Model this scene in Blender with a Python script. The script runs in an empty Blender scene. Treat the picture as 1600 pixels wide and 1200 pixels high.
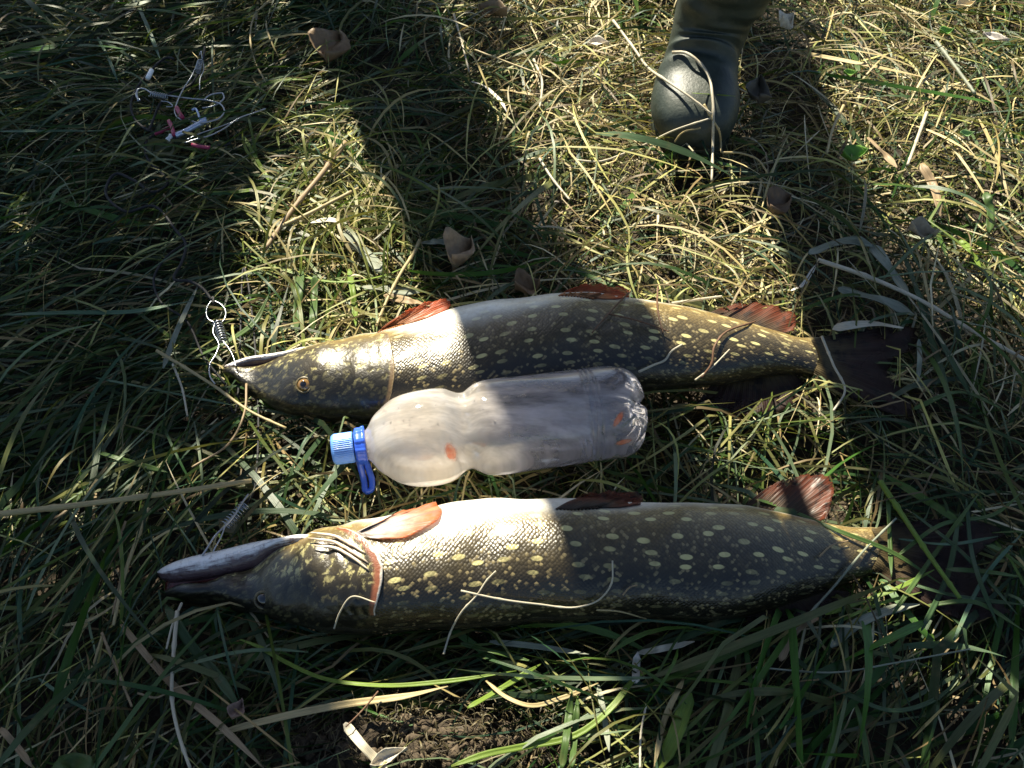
import bpy, bmesh, math
import numpy as np
from mathutils import Vector, Matrix
from mathutils.bvhtree import BVHTree

sc = bpy.context.scene
COL = sc.collection
R = math.radians
rng = np.random.default_rng(7)

# ------------------------------------------------------------------ camera
TILT, FPX, DIST = R(40), 1537.0, 1.056
FW = np.array([0, math.sin(TILT), -math.cos(TILT)])
UP = np.array([0, math.cos(TILT), math.sin(TILT)])
CAM = -FW * DIST
cd = bpy.data.cameras.new('camera'); cam = bpy.data.objects.new('camera', cd); COL.objects.link(cam)
cam.location = CAM; cam.rotation_euler = (TILT, 0, 0)
cd.sensor_fit = 'HORIZONTAL'; cd.sensor_width = 36; cd.lens = 36 * FPX / 1600
cd.clip_start = 0.02; cd.clip_end = 500
sc.camera = cam

# ------------------------------------------------------------------ light
SUN_AZ = R(-68)                                  # direction the shadows fall, measured in the ground plane
SUN_EL = R(51)
TRAVEL = np.array([math.cos(SUN_AZ), math.sin(SUN_AZ), 0.0])
w = bpy.data.worlds.new('World'); sc.world = w; w.use_nodes = True
wn = w.node_tree.nodes; wl = w.node_tree.links; wn.clear()
sky = wn.new('ShaderNodeTexSky'); sky.sky_type = 'NISHITA'; sky.sun_disc = False
sky.sun_elevation = SUN_EL
sky.sun_rotation = math.atan2(-TRAVEL[0], -TRAVEL[1])
bg = wn.new('ShaderNodeBackground'); bg.inputs['Strength'].default_value = 0.05
wo = wn.new('ShaderNodeOutputWorld')
wl.new(sky.outputs[0], bg.inputs[0]); wl.new(bg.outputs[0], wo.inputs[0])
sd = bpy.data.lights.new('sun', 'SUN'); sd.energy = 5.0; sd.angle = R(0.5); sd.color = (1.0, 0.92, 0.74)
so = bpy.data.objects.new('sun', sd); COL.objects.link(so)
ray = Vector((TRAVEL[0] * math.cos(SUN_EL), TRAVEL[1] * math.cos(SUN_EL), -math.sin(SUN_EL)))
so.rotation_euler = ray.to_track_quat('-Z', 'Y').to_euler(); so.location = (-0.6, 1.6, 3)
sc.view_settings.view_transform = 'Standard'; sc.view_settings.look = 'None'
sc.view_settings.exposure = 1.5; sc.view_settings.gamma = 1.0; sc.view_settings.use_curve_mapping = False

# ------------------------------------------------------------------ helpers
def raydir(px, py):
    r = FW + np.array([1.0, 0, 0]) * (px - 800) / FPX - UP * (py - 600) / FPX
    return r
def P(px, py, z=0.0):
    r = raydir(px, py)
    return CAM + r * ((z - CAM[2]) / r[2])
def project(p):
    v = np.asarray(p) - CAM
    d = v @ FW
    return np.stack([800 + FPX * v[..., 0] / d, 600 - FPX * (v @ UP) / d], -1)

def hermite(xs, ys, q):
    xs = np.asarray(xs, float); ys = np.asarray(ys, float); q = np.asarray(q, float)
    m = np.gradient(ys, xs)
    i = np.clip(np.searchsorted(xs, q) - 1, 0, len(xs) - 2)
    h = xs[i + 1] - xs[i]; t = np.clip((q - xs[i]) / h, 0, 1)
    return ((2*t**3 - 3*t**2 + 1) * ys[i] + (t**3 - 2*t**2 + t) * h * m[i]
            + (-2*t**3 + 3*t**2) * ys[i + 1] + (t**3 - t**2) * h * m[i + 1])
def smooth(a, b, x):
    t = np.clip((x - a) / (b - a), 0, 1); return t * t * (3 - 2 * t)

def tag(o, label=None, cat=None, group=None, kind=None):
    if label: o['label'] = label
    if cat: o['category'] = cat
    if group: o['group'] = group
    if kind: o['kind'] = kind
    return o
def empty(name, loc=(0, 0, 0), label=None, cat=None, group=None):
    o = bpy.data.objects.new(name, None); COL.objects.link(o); o.location = loc
    o.empty_display_size = 0.05
    return tag(o, label, cat, group)
def mesh_obj(name, verts, faces, mat, parent=None, shade=True, attrs=None, uv=None, colors=None):
    me = bpy.data.meshes.new(name)
    me.from_pydata([tuple(v) for v in np.asarray(verts).tolist()], [], faces if isinstance(faces, list) else faces.tolist())
    if shade: me.polygons.foreach_set('use_smooth', [True] * len(me.polygons))
    for k, a in (attrs or {}).items():
        at = me.attributes.new(k, 'FLOAT', 'POINT'); at.data.foreach_set('value', np.asarray(a, np.float32).ravel())
    if colors is not None:
        at = me.attributes.new('col', 'FLOAT_COLOR', 'POINT')
        c = np.ones((len(verts), 4), np.float32); c[:, :3] = colors; at.data.foreach_set('color', c.ravel())
    me.update()
    if mat: me.materials.append(mat)
    o = bpy.data.objects.new(name, me); COL.objects.link(o)
    if parent:
        o.parent = parent; o.matrix_parent_inverse = Matrix.Translation(-Vector(parent.location))   # parts keep world coordinates
    return o
def grid_faces(nu, nv, wrap=False):
    f = []
    nn = nv if wrap else nv - 1
    for i in range(nu - 1):
        for j in range(nn):
            a = i * nv + j; b = i * nv + (j + 1) % nv
            f.append((a, b, b + nv, a + nv))
    return f
def tube(path, rad, sides=6, caps=True):
    path = np.asarray(path, float); n = len(path)
    rad = np.broadcast_to(np.asarray(rad, float), (n,))
    T = np.gradient(path, axis=0); T /= np.linalg.norm(T, axis=1)[:, None] + 1e-12
    nrm = np.cross(T[0], [0, 0, 1.0]);
    if np.linalg.norm(nrm) < 1e-3: nrm = np.cross(T[0], [0, 1.0, 0])
    nrm /= np.linalg.norm(nrm); V = []
    for i in range(n):
        nrm = nrm - T[i] * (nrm @ T[i]); nrm /= np.linalg.norm(nrm) + 1e-12
        b = np.cross(T[i], nrm)
        for k in range(sides):
            a = 2 * math.pi * k / sides
            V.append(path[i] + rad[i] * (math.cos(a) * nrm + math.sin(a) * b))
    F = grid_faces(n, sides, True)
    if caps:
        F.append(tuple(range(sides))[::-1]); F.append(tuple((n - 1) * sides + k for k in range(sides)))
    return np.array(V), F
def merge(parts):
    V, F, o = [], [], 0
    for v, f in parts:
        V.append(np.asarray(v)); F += [tuple(i + o for i in q) for q in f]; o += len(v)
    return np.concatenate(V), F
def curve_pts(pts, n):
    pts = np.asarray(pts, float)
    s = np.concatenate([[0], np.cumsum(np.linalg.norm(np.diff(pts, axis=0), axis=1))])
    q = np.linspace(0, s[-1], n)
    if len(pts) < 3: return np.stack([np.interp(q, s, pts[:, k]) for k in range(pts.shape[1])], 1)
    return np.stack([hermite(s, pts[:, k], q) for k in range(pts.shape[1])], 1)

# node DSL
class NT:
    def __init__(s, name):
        s.m = bpy.data.materials.new(name); s.m.use_nodes = True
        s.t = s.m.node_tree; s.t.nodes.clear()
        s.out = s.t.nodes.new('ShaderNodeOutputMaterial')
    def node(s, typ, ins=None, **kw):
        n = s.t.nodes.new(typ)
        for k, v in kw.items(): setattr(n, k, v)
        for k, v in (ins or {}).items(): s.set(n.inputs[k], v)
        return n
    def set(s, inp, v):
        if hasattr(v, 'is_output') or isinstance(v, bpy.types.NodeSocket): s.t.links.new(v, inp)
        else:
            if isinstance(v, (tuple, list)) and len(v) == 3 and inp.type == 'RGBA': v = (*v, 1)
            inp.default_value = v
    def math(s, op, a, b=0.0, c=0.0, clamp=False):
        n = s.node('ShaderNodeMath', {0: a, 1: b, 2: c}, operation=op, use_clamp=clamp); return n.outputs[0]
    def mix(s, f, a, b, mode='MIX'):
        n = s.node('ShaderNodeMix', data_type='RGBA', blend_type=mode)
        s.set(n.inputs['Factor'], f); s.set(n.inputs[6], a); s.set(n.inputs[7], b); return n.outputs[2]
    def ss(s, x, a, b):
        n = s.node('ShaderNodeMapRange', {'Value': x, 'From Min': a, 'From Max': b}, interpolation_type='SMOOTHSTEP'); return n.outputs[0]
    def attr(s, name, out='Fac'):
        return s.node('ShaderNodeAttribute', attribute_name=name).outputs[out]
    def xyz(s, x, y, z=0.0):
        return s.node('ShaderNodeCombineXYZ', {0: x, 1: y, 2: z}).outputs[0]
    def noise(s, vec, scale, detail=3.0, rough=0.55, out='Fac'):
        n = s.node('ShaderNodeTexNoise', {'Scale': scale, 'Detail': detail, 'Roughness': rough})
        if vec is not None: s.set(n.inputs['Vector'], vec)
        return n.outputs[out]
    def voro(s, vec, scale, feature='F1', rand=1.0, out='Distance'):
        n = s.node('ShaderNodeTexVoronoi', {'Scale': scale, 'Randomness': rand}, feature=feature)
        s.set(n.inputs['Vector'], vec); return n.outputs[out]
    def obj(s): return s.node('ShaderNodeTexCoord').outputs['Object']
    def pos(s): return s.node('ShaderNodeNewGeometry').outputs['Position']
    def bump(s, h, strength=0.5, dist=0.001, normal=None):
        n = s.node('ShaderNodeBump', {'Height': h, 'Strength': strength, 'Distance': dist})
        if normal is not None: s.set(n.inputs['Normal'], normal)
        return n.outputs[0]
    def pbr(s, color, rough=0.5, normal=None, **kw):
        n = s.node('ShaderNodeBsdfPrincipled', {'Base Color': color, 'Roughness': rough})
        if normal is not None: s.set(n.inputs['Normal'], normal)
        for k, v in kw.items(): s.set(n.inputs[k.replace('_', ' ')], v)
        return n.outputs[0]
    def done(s, shader):
        s.t.links.new(shader, s.out.inputs['Surface']); return s.m

def simple_mat(name, color, rough=0.5, var=0.25, scale=40.0, bump=0.0, **kw):
    n = NT(name); p = n.pos()
    f = n.noise(p, scale, 4)
    dark = tuple(c * (1 - var) for c in color); lite = tuple(min(1, c * (1 + var)) for c in color)
    c = n.mix(n.ss(f, .3, .7), dark, lite)
    nm = n.bump(f, 0.6, bump) if bump else None
    return n.done(n.pbr(c, rough, nm, **kw))

# blade material: colour comes from a per-blade attribute, grain runs along the blade
def blade_mat(name, use_col, base=(.3, .3, .2), trans=.35, rough=.5, stripe=.25):
    n = NT(name)
    c = n.attr('col', 'Color') if use_col else base
    across = n.attr('bw'); along = n.attr('bl')
    st = n.noise(n.xyz(n.math('MULTIPLY', along, 3.0), n.math('MULTIPLY', across, 9.0), n.attr('bs')), 1.0, 3)
    blot = n.noise(n.pos(), 60.0, 3)
    k = n.ss(st, .3, .72)
    c2 = n.mix(n.math('MULTIPLY', n.math('SUBTRACT', 1.0, k), stripe * 2), c, n.mix(.7, c, (0.02, 0.015, 0.005)))
    c3 = n.mix(n.math('MULTIPLY', n.ss(blot, .55, .8), .45), c2, (0.22, 0.15, 0.07))
    nm = n.bump(st, .5, .0006)
    a = n.pbr(c3, rough, nm, **{'Specular_IOR_Level': .35})
    tcol = n.mix(1.0, c3, (1.0, 1.0, .55), 'MULTIPLY')
    b = n.node('ShaderNodeBsdfTranslucent', {'Color': tcol, 'Normal': nm}).outputs[0]
    mx = n.node('ShaderNodeMixShader', {0: trans, 1: a, 2: b}).outputs[0]
    return n.done(mx)

SOLIDS = []           # (verts, faces) of everything the grass has to give way to
def solid(v, f): SOLIDS.append((np.asarray(v), list(f)))

# ------------------------------------------------------------------ ground
n = NT('soil'); p = n.pos()
f1 = n.noise(p, 18, 6, .65); f2 = n.noise(p, 120, 5, .6)
c = n.mix(n.ss(f1, .35, .7), (.014, .010, .006), (.045, .032, .019)); c = n.mix(n.ss(f2, .5, .75), c, (.11, .085, .05))
soil_m = n.done(n.pbr(c, .95, n.bump(n.math('ADD', f1, f2), .9, .006)))
def ground_z(x, y):
    z = -0.064 + .010 * np.sin(x * 7 + 1.3) * np.cos(y * 6 - .4) + .006 * np.sin(x * 17 + y * 11) + .004 * np.sin(x * 31 - y * 27)
    return z
def soil_patch(x, y):           # the bare, crumbly patch in front
    q = project(np.stack([x, y, 0 * x], -1)); u = (q[..., 0] - 650) / 300; v = (q[..., 1] - 1150) / 75
    return np.clip(1.15 - (u * u + v * v), 0, 1)
xs = np.concatenate([[-40, -12, -5, -3, -2], np.linspace(-1.6, 1.6, 260), [2, 3, 5, 12, 40]])
ys = np.concatenate([[-40, -12, -5, -3, -2, -1.2], np.linspace(-.9, 1.8, 240), [2.2, 3, 5, 12, 40]])
X, Y = np.meshgrid(xs, ys, indexing='ij')
Z = ground_z(X, Y) + soil_patch(X, Y) * (.050 + .006 * np.sin(X * 90) * np.sin(Y * 80) + .005 * rng.normal(size=X.shape))
V = np.stack([X, Y, Z], -1).reshape(-1, 3)
tag(mesh_obj('ground', V, grid_faces(len(xs), len(ys)), soil_m), kind='structure')

# ------------------------------------------------------------------ pike
def fish_mat(name='pike_skin', rim=None, rim2=None):
    n = NT(name)
    u = n.attr('su'); v = n.attr('sv'); arc = n.attr('arc'); L = n.attr('ul'); head = n.attr('hd')
    nz = n.noise(n.xyz(u, arc), 22, 4)
    nzf = n.noise(n.xyz(u, arc), 140, 4, .7)
    vv = n.math('ADD', v, n.math('MULTIPLY', n.math('SUBTRACT', nz, .5), .16))
    # belly limit shrinks from throat to tail, widened in front to paint sun glare
    lim = n.math('SUBTRACT', .64, n.math('MULTIPLY', L, .58))
    lim = n.math('MULTIPLY', lim, n.math('ADD', .38, n.math('MULTIPLY', .62, n.ss(L, .24, .38))))
    lim = n.math('SUBTRACT', lim, n.math('MULTIPLY', .6, n.math('SUBTRACT', 1.0, n.ss(L, .06, .14))))
    fb = n.node('ShaderNodeMapRange', {'Value': n.math('SUBTRACT', vv, lim), 'From Min': -.08, 'From Max': .10}, interpolation_type='SMOOTHSTEP').outputs[0]
    # scales: offset rows of little cells
    ua, aa = n.math('MULTIPLY', u, 250.0), n.math('MULTIPLY', arc, 300.0)
    sv = n.xyz(n.math('ADD', ua, aa), n.math('SUBTRACT', ua, aa))
    br = n.node('ShaderNodeTexVoronoi', {'Scale': 1.0, 'Randomness': .45}, feature='F1'); n.set(br.inputs['Vector'], sv)
    cell = br.outputs['Color']; cd_ = br.outputs['Distance']
    cellv = n.node('ShaderNodeSeparateColor', {0: cell}).outputs[0]
    vd = n.math('ADD', v, n.math('ADD', n.math('MULTIPLY', .22, n.math('SUBTRACT', 1.0, n.ss(L, .08, .20))), n.math('MULTIPLY', .09, n.math('SUBTRACT', 1.0, n.ss(L, .20, .34)))))
    vd = n.math('ADD', vd, n.math('MULTIPLY', n.math('SUBTRACT', n.noise(n.xyz(u, arc), 35, 4, .65), .5), .16))
    olive = n.mix(n.ss(vd, .27, .57), (.25, .175, .062), (.036, .028, .013))
    olive = n.mix(n.math('MULTIPLY', n.ss(nzf, .4, .75), .45), olive, (.13, .10, .045))
    olive = n.mix(n.ss(vd, .58, .78), olive, (.010, .009, .006))
    gold = n.mix(n.math('MULTIPLY', n.ss(cellv, .80, .98), n.math('SUBTRACT', 1.0, head)), olive, n.mix(.35, olive, (.50, .40, .19)))
    edge = n.math('MULTIPLY', n.ss(cd_, .38, .62), n.math('SUBTRACT', 1.0, head))
    skin = n.mix(n.math('MULTIPLY', edge, n.math('ADD', .18, n.math('MULTIPLY', n.noise(n.xyz(u, arc), 18, 3), .5))), gold, (.018, .014, .008))
    # long pale spots in rows
    def spots(su_, sv_, off, lo, hi):
        dv = n.node('ShaderNodeVectorMath', {0: n.xyz(n.math('MULTIPLY', u, su_), n.math('MULTIPLY', arc, sv_), off)}, operation='ADD').outputs[0]
        vo = n.node('ShaderNodeTexVoronoi', {'Scale': 1.0, 'Randomness': .58}, feature='F1', voronoi_dimensions='2D'); n.set(vo.inputs['Vector'], dv)
        size = n.node('ShaderNodeSeparateColor', {0: vo.outputs['Color']}).outputs[1]
        d = n.math('ADD', vo.outputs['Distance'], n.math('MULTIPLY', size, -.03))
        return n.math('SUBTRACT', 1.0, n.ss(d, lo, hi))
    s1 = spots(33.0, 96.0, 0.0, .125, .185)
    warp = n.math('ADD', u, n.math('MULTIPLY', nzf, .022))
    arcw = n.math('ADD', arc, n.math('MULTIPLY', n.noise(n.xyz(arc, u), 150, 3, .6), .016))
    s2 = n.node('ShaderNodeTexVoronoi', {'Scale': 120.0, 'Randomness': 1.0}, feature='F1', voronoi_dimensions='2D'); n.set(s2.inputs['Vector'], n.xyz(warp, arcw))
    s2s = n.math('MULTIPLY', n.math('SUBTRACT', 1.0, n.ss(n.math('ADD', s2.outputs['Distance'], n.math('MULTIPLY', nz, .45)), .28, .62)), .8)
    sp = n.mix(head, n.xyz(s1, s1, s1), n.xyz(s2s, s2s, s2s))
    spf = n.node('ShaderNodeSeparateColor', {0: sp}).outputs[0]
    spf = n.math('MULTIPLY', spf, n.ss(vv, .16, .27)); spf = n.math('MULTIPLY', spf, n.math('SUBTRACT', 1.0, n.math('MULTIPLY', .85, n.ss(vd, .60, .80))))
    spf = n.math('MULTIPLY', spf, n.math('ADD', .45, n.math('MULTIPLY', .7, n.ss(n.noise(n.xyz(u, arc), 30, 3), .35, .6))), clamp=True)
    skin = n.mix(spf, skin, (.48, .43, .19))
    belly = n.mix(n.ss(nzf, .35, .75), (.80, .76, .66), (.66, .60, .48))
    col = n.mix(fb, belly, skin)
    if rim:                                       # gill cover: same skin, brown membrane along the free edge
        t = n.attr('ge')
        tj = n.math('ADD', t, n.math('MULTIPLY', n.math('SUBTRACT', nzf, .5), .05))
        col = n.mix(n.ss(tj, .84, .92), col, rim); col = n.mix(n.ss(tj, .955, .985), col, rim2)
    h = n.math('SUBTRACT', 1.0, n.math('MULTIPLY', cd_, n.math('SUBTRACT', 1.0, head)))
    hb = n.math('ADD', n.math('MULTIPLY', h, n.math('ADD', .15, n.math('MULTIPLY', fb, .85))), n.math('MULTIPLY', nzf, .8))
    hb = n.math('ADD', hb, n.math('MULTIPLY', head, n.math('ADD', n.math('MULTIPLY', n.noise(n.xyz(u, arc), 60, 4, .6), 1.6), n.math('MULTIPLY', s2.outputs['Distance'], .7))))
    nm = n.bump(hb, .5, .0010)
    rough = n.math('ADD', .22, n.math('MULTIPLY', nz, .22))
    return n.done(n.pbr(col, rough, nm, **{'Specular_IOR_Level': .45, 'Coat_Weight': .22, 'Coat_Roughness': .12, 'Subsurface_Weight': 0.0}))
pike_skin = fish_mat()
gill_m = fish_mat('gill_skin_red_edge', (.20, .07, .035), (.46, .42, .36)); gill_plain = fish_mat('gill_skin_plain_edge', (.12, .08, .04), (.22, .16, .08))

def jaw_mat():
    n = NT('jaw_skin'); v = n.attr('sv'); u = n.attr('su'); p = n.pos(); nz = n.noise(p, 110, 5, .7)
    st = n.noise(n.xyz(n.math('MULTIPLY', u, 30), n.math('MULTIPLY', v, 9)), 1.0, 4, .65)
    vj = n.math('ADD', v, n.math('ADD', n.math('MULTIPLY', n.math('SUBTRACT', nz, .5), .25), n.math('MULTIPLY', n.math('SUBTRACT', st, .5), .55)))
    c = n.mix(n.ss(vj, .52, .76), (.82, .79, .76), (.085, .05, .055))
    c = n.mix(n.math('MULTIPLY', n.ss(nz, .55, .72), .6), c, (.22, .12, .10))
    c = n.mix(n.math('MULTIPLY', n.ss(st, .56, .7), .55), c, (.16, .13, .15))
    pores = n.voro(p, 170.0)
    h = n.math('ADD', n.math('ADD', nz, st), n.math('MULTIPLY', n.ss(pores, .1, .35), .6))
    return n.done(n.pbr(c, .25, n.bump(h, .7, .0016), **{'Coat_Weight': .4, 'Coat_Roughness': .12}))
jaw_skin = jaw_mat()
mouth_m = simple_mat('mouth_flesh', (.09, .014, .011), .25, .5, 160, .001)
def fin_mat(name, root, tip, blotch, spot=.5, t0=.15, t1=.8):
    n = NT(name); u = n.attr('fu'); r = n.attr('fr'); nz = n.noise(n.pos(), 70, 4, .6)
    c = n.mix(n.ss(n.math('ADD', u, n.math('MULTIPLY', n.math('SUBTRACT', nz, .5), .5)), t0, t1), root, tip)
    ray_ = n.math('ABSOLUTE', n.math('SUBTRACT', n.math('FRACT', r), .5))
    fork = n.math('ABSOLUTE', n.math('SUBTRACT', n.math('FRACT', n.math('MULTIPLY', r, 3.0)), .5))
    c = n.mix(n.math('MULTIPLY', n.ss(nz, .5, .68), spot), c, blotch)
    c = n.mix(n.math('MULTIPLY', n.ss(ray_, .30, .5), .55), c, tuple(k * .35 for k in root))
    c = n.mix(n.math('MULTIPLY', n.ss(fork, .3, .5), n.math('MULTIPLY', u, .4)), c, blotch)
    nm = n.bump(n.math('ADD', ray_, n.math('MULTIPLY', fork, .4)), .8, .0012)
    a = n.pbr(c, .62 if 'dark' in name else .45, nm, **{'Coat_Weight': 0.0 if 'dark' in name else .08, 'Coat_Roughness': .2})
    b = n.node('ShaderNodeBsdfTranslucent', {'Color': n.mix(1.0, c, (1.0, .75, .5), 'MULTIPLY')}).outputs[0]
    f0 = n.node('ShaderNodeMixShader', {0: .42, 1: a, 2: b}).outputs[0]
    tr = n.node('ShaderNodeBsdfTransparent').outputs[0]
    return n.done(n.node('ShaderNodeMixShader', {0: n.math('MULTIPLY', n.ss(u, .35, 1.0), .30), 1: f0, 2: tr}).outputs[0])
fin_red = fin_mat('fin_red', (.50, .20, .07), (.62, .13, .04), (.20, .07, .03), .35)
fin_pale = fin_mat('fin_pale', (.70, .62, .56), (.70, .22, .07), (.40, .28, .22), .6, .45, .95)
fin_dark = fin_mat('fin_dark', (.13, .095, .038), (.036, .012, .008), (.010, .007, .005), .8, .0, .55)
fin_brown = fin_mat('fin_brown', (.075, .045, .022), (.20, .05, .02), (.018, .013, .010), .9)
iris_n = NT('eye_iris')
er = iris_n.attr('er'); nz = iris_n.noise(iris_n.pos(), 400, 3)
ec = iris_n.mix(iris_n.ss(er, .40, .46), (.004, .004, .006), iris_n.mix(nz, (.24, .13, .03), (.10, .06, .02)))
ec = iris_n.mix(iris_n.ss(er, .80, .95), ec, (.03, .025, .015))
eye_m = iris_n.done(iris_n.pbr(ec, .06, None, **{'Coat_Weight': 1.0, 'Coat_Roughness': .02}))

class Loft:
    """A body of elliptic rings along x; outline rows are (px, top, bottom, half thickness m)."""
    def __init__(s, rows, zmul=.86, zadd=-.002, zfix=None, sq=.92):
        a = np.array(rows, float); s.x = a[:, 0]; s.t = a[:, 1]; s.b = a[:, 2]; s.h = a[:, 3]
        s.zmul, s.zadd, s.zfix, s.sq = zmul, zadd, zfix, sq
    def frame(s, x):
        t = hermite(s.x, s.t, x); b = hermite(s.x, s.b, x); h = np.maximum(hermite(s.x, s.h, x), .0015)
        z = (h * s.zmul + s.zadd) if s.zfix is None else s.zfix(x)
        mid = (t + b) / 2
        def PP(px, py, z):
            r = FW[None] + np.array([1.0, 0, 0])[None] * ((px - 800) / FPX)[:, None] - UP[None] * ((py - 600) / FPX)[:, None]
            return CAM + r * ((z - CAM[2]) / r[:, 2])[:, None]
        c = PP(x, mid, z); T = PP(x, t, z); B = PP(x, b, z)
        W = np.linalg.norm(T - B, axis=1) / 2
        tanp = (c[:, 1] - CAM[1]) / (CAM[2] - c[:, 2])
        a = np.sqrt(np.maximum(W**2 - (h * tanp)**2, (.45 * W)**2))
        e = (T - B); e[:, 0] = 0; e /= np.linalg.norm(e, axis=1)[:, None]
        return c, e, a, h
    def surf(s, x, th, off=0.0):
        x = np.atleast_1d(np.asarray(x, float)); th = np.atleast_1d(np.asarray(th, float))
        x, th = np.broadcast_arrays(x, th); sh = x.shape; x = x.ravel(); th = th.ravel()
        c, e, a, h = s.frame(x)
        co = np.sign(np.cos(th)) * np.abs(np.cos(th))**s.sq; si = np.sign(np.sin(th)) * np.abs(np.sin(th))**s.sq
        nrm = e * (np.cos(th) / a)[:, None] + np.array([0, 0, 1.0]) * (np.sin(th) / h)[:, None]
        nrm /= np.linalg.norm(nrm, axis=1)[:, None]
        p = c + e * (a * co)[:, None] + np.array([0, 0, 1.0]) * (h * si)[:, None] + nrm * np.broadcast_to(off, sh).ravel()[:, None]
        return p.reshape(sh + (3,))
    def mesh(s, x0=None, x1=None, nu=150, nv=56, disp=None):
        x0 = s.x[0] if x0 is None else x0; x1 = s.x[-1] if x1 is None else x1
        xs = np.linspace(x0, x1, nu); th = np.linspace(0, 2 * np.pi, nv, endpoint=False)
        Xg, Tg = np.meshgrid(xs, th, indexing='ij')
        off = disp(Xg, Tg) if disp is not None else 0.0
        V = s.surf(Xg, Tg, off).reshape(-1, 3)
        F = grid_faces(nu, nv, True)
        c0 = V[:nv].mean(0); c1 = V[-nv:].mean(0)
        V = np.concatenate([V, [c0, c1]]); k = len(V)
        F += [(k - 2, (j + 1) % nv, j) for j in range(nv)]
        F += [(k - 1, (nu - 1) * nv + j, (nu - 1) * nv + (j + 1) % nv) for j in range(nv)]
        c, e, a, h = s.frame(xs)
        su = np.concatenate([[0], np.cumsum(np.linalg.norm(np.diff(c, axis=0), axis=1))])
        v = Tg / np.pi; v = np.where(v > 1, 2 - v, v)
        amax = hermite(s.x, s.x * 0 + a.mean(), xs) * 0 + (a * .5 + a.mean() * .5)
        arc = v * amax[:, None] * 2.7 + np.where(Tg > np.pi, 5.0, 0)
        s.q = (xs, su, amax)
        U = np.repeat(su, nv); ULn = U / su[-1]
        add = lambda A, a0, a1: np.concatenate([A.ravel(), [a0, a1]])
        at = dict(su=add(U, 0, su[-1]), sv=add(v, .5, .5), arc=add(arc, 0, 0), ul=add(ULn, 0, 1), px=add(Xg, x0, x1))
        return V, F, at
    def locate(s, px, py, bvh):
        """where the camera ray through a pixel meets the body: returns x, theta"""
        r = Vector(raydir(px, py)); hit, nr, idx, d = bvh.ray_cast(Vector(CAM), r.normalized())
        if hit is None: return None
        x = px
        for _ in range(6):
            c, e, a, h = s.frame(np.array([x], float)); x += (hit[0] - c[0, 0]) * 1400
        d3 = np.array(hit) - c[0]
        return x, math.atan2(d3[2] / h[0], (d3 @ e[0]) / a[0])

def fan(name, base, tips, zb, zt, mat, parent, nr=13, rows=12, ridge=.0007, jag=.03, sag=0.0, over=None):
    b2 = curve_pts(base, nr * 2 + 1); t2 = curve_pts(tips, nr * 2 + 1)
    zb = np.interp(np.linspace(0, 1, len(b2)), np.linspace(0, 1, len(np.atleast_1d(zb))), np.atleast_1d(zb))
    zt = np.interp(np.linspace(0, 1, len(t2)), np.linspace(0, 1, len(np.atleast_1d(zt))), np.atleast_1d(zt))
    B = np.array([P(p[0], p[1], z) for p, z in zip(b2, zb)]); T = np.array([P(p[0], p[1], z) for p, z in zip(t2, zt)])
    V, fu, fr = [], [], []
    r_ = np.random.default_rng(len(name) + int(base[0][0]))
    jg = 1 - jag * r_.random(len(b2)) - np.where(np.arange(len(b2)) % 2 == 1, jag * .9, 0)
    for i in range(rows):
        s = i / (rows - 1)
        for j in range(len(b2)):
            ss = s * (jg[j] if i > rows * .6 else 1)
            p = B[j] * (1 - ss) + T[j] * ss
            p = p + np.array([0, 0, 1]) * (ridge * (1 if j % 2 == 0 else -1) * (1 - .4 * s) + sag * math.sin(math.pi * s)
                                           + .0018 * math.sin(j * .9 + s * 5) * s)
            if over is not None:                       # lies on the flank instead of inside it
                d = Vector(p) - Vector(CAM); h, n_, i_, dd = over.ray_cast(Vector(CAM), d.normalized())
                if h is not None and dd < d.length + .002: p = CAM + np.array(d.normalized()) * (dd - .0015 - .004 * s)
            V.append(p); fu.append(s); fr.append(j / 2.0)
    o = mesh_obj(name, V, grid_faces(rows, len(b2)), mat, parent, attrs=dict(fu=fu, fr=fr))
    md = o.modifiers.new('thickness', 'SOLIDIFY'); md.thickness = .0009
    solid(V, grid_faces(rows, len(b2)))
    return o

def eyeball(name, loft, bvh, px, py, rpx, parent, pupil=1.0):
    loc = loft.locate(px, py, bvh); x, th = loc
    p = loft.surf([x], [th])[0]; nrm = loft.surf([x], [th], .01)[0] - p; nrm /= np.linalg.norm(nrm)
    r = rpx / 1480.0
    zax = Vector(nrm).normalized(); q = zax.to_track_quat('Z', 'Y').to_matrix()
    V, er = [], []
    nu, nv = 16, 32
    for i in range(nu):
        a = math.pi * .56 * i / (nu - 1)
        for j in range(nv):
            b = 2 * math.pi * j / nv
            V.append(Vector(p) - zax * r * .52 + q @ Vector((r * math.sin(a) * math.cos(b), r * math.sin(a) * math.sin(b), r * .92 * math.cos(a))))
            er.append((math.sin(a) if a < math.pi / 2 else 1.0) * pupil)
    o = mesh_obj('eye', [tuple(v) for v in V], grid_faces(nu, nv, True), eye_m, parent, attrs=dict(er=er))
    # raised bony rim
    ring = [np.array(Vector(p) - zax * r * .15 + q @ Vector((r * 1.04 * math.cos(b), r * 1.04 * math.sin(b), 0))) for b in np.linspace(0, 2 * math.pi, 25)]
    v, f = tube(ring, r * .17, 6, False)
    mesh_obj('eye_rim', v, f, simple_mat('eye_rim_skin', (.10, .08, .04), .35, .4, 300), parent)
    return o

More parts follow.
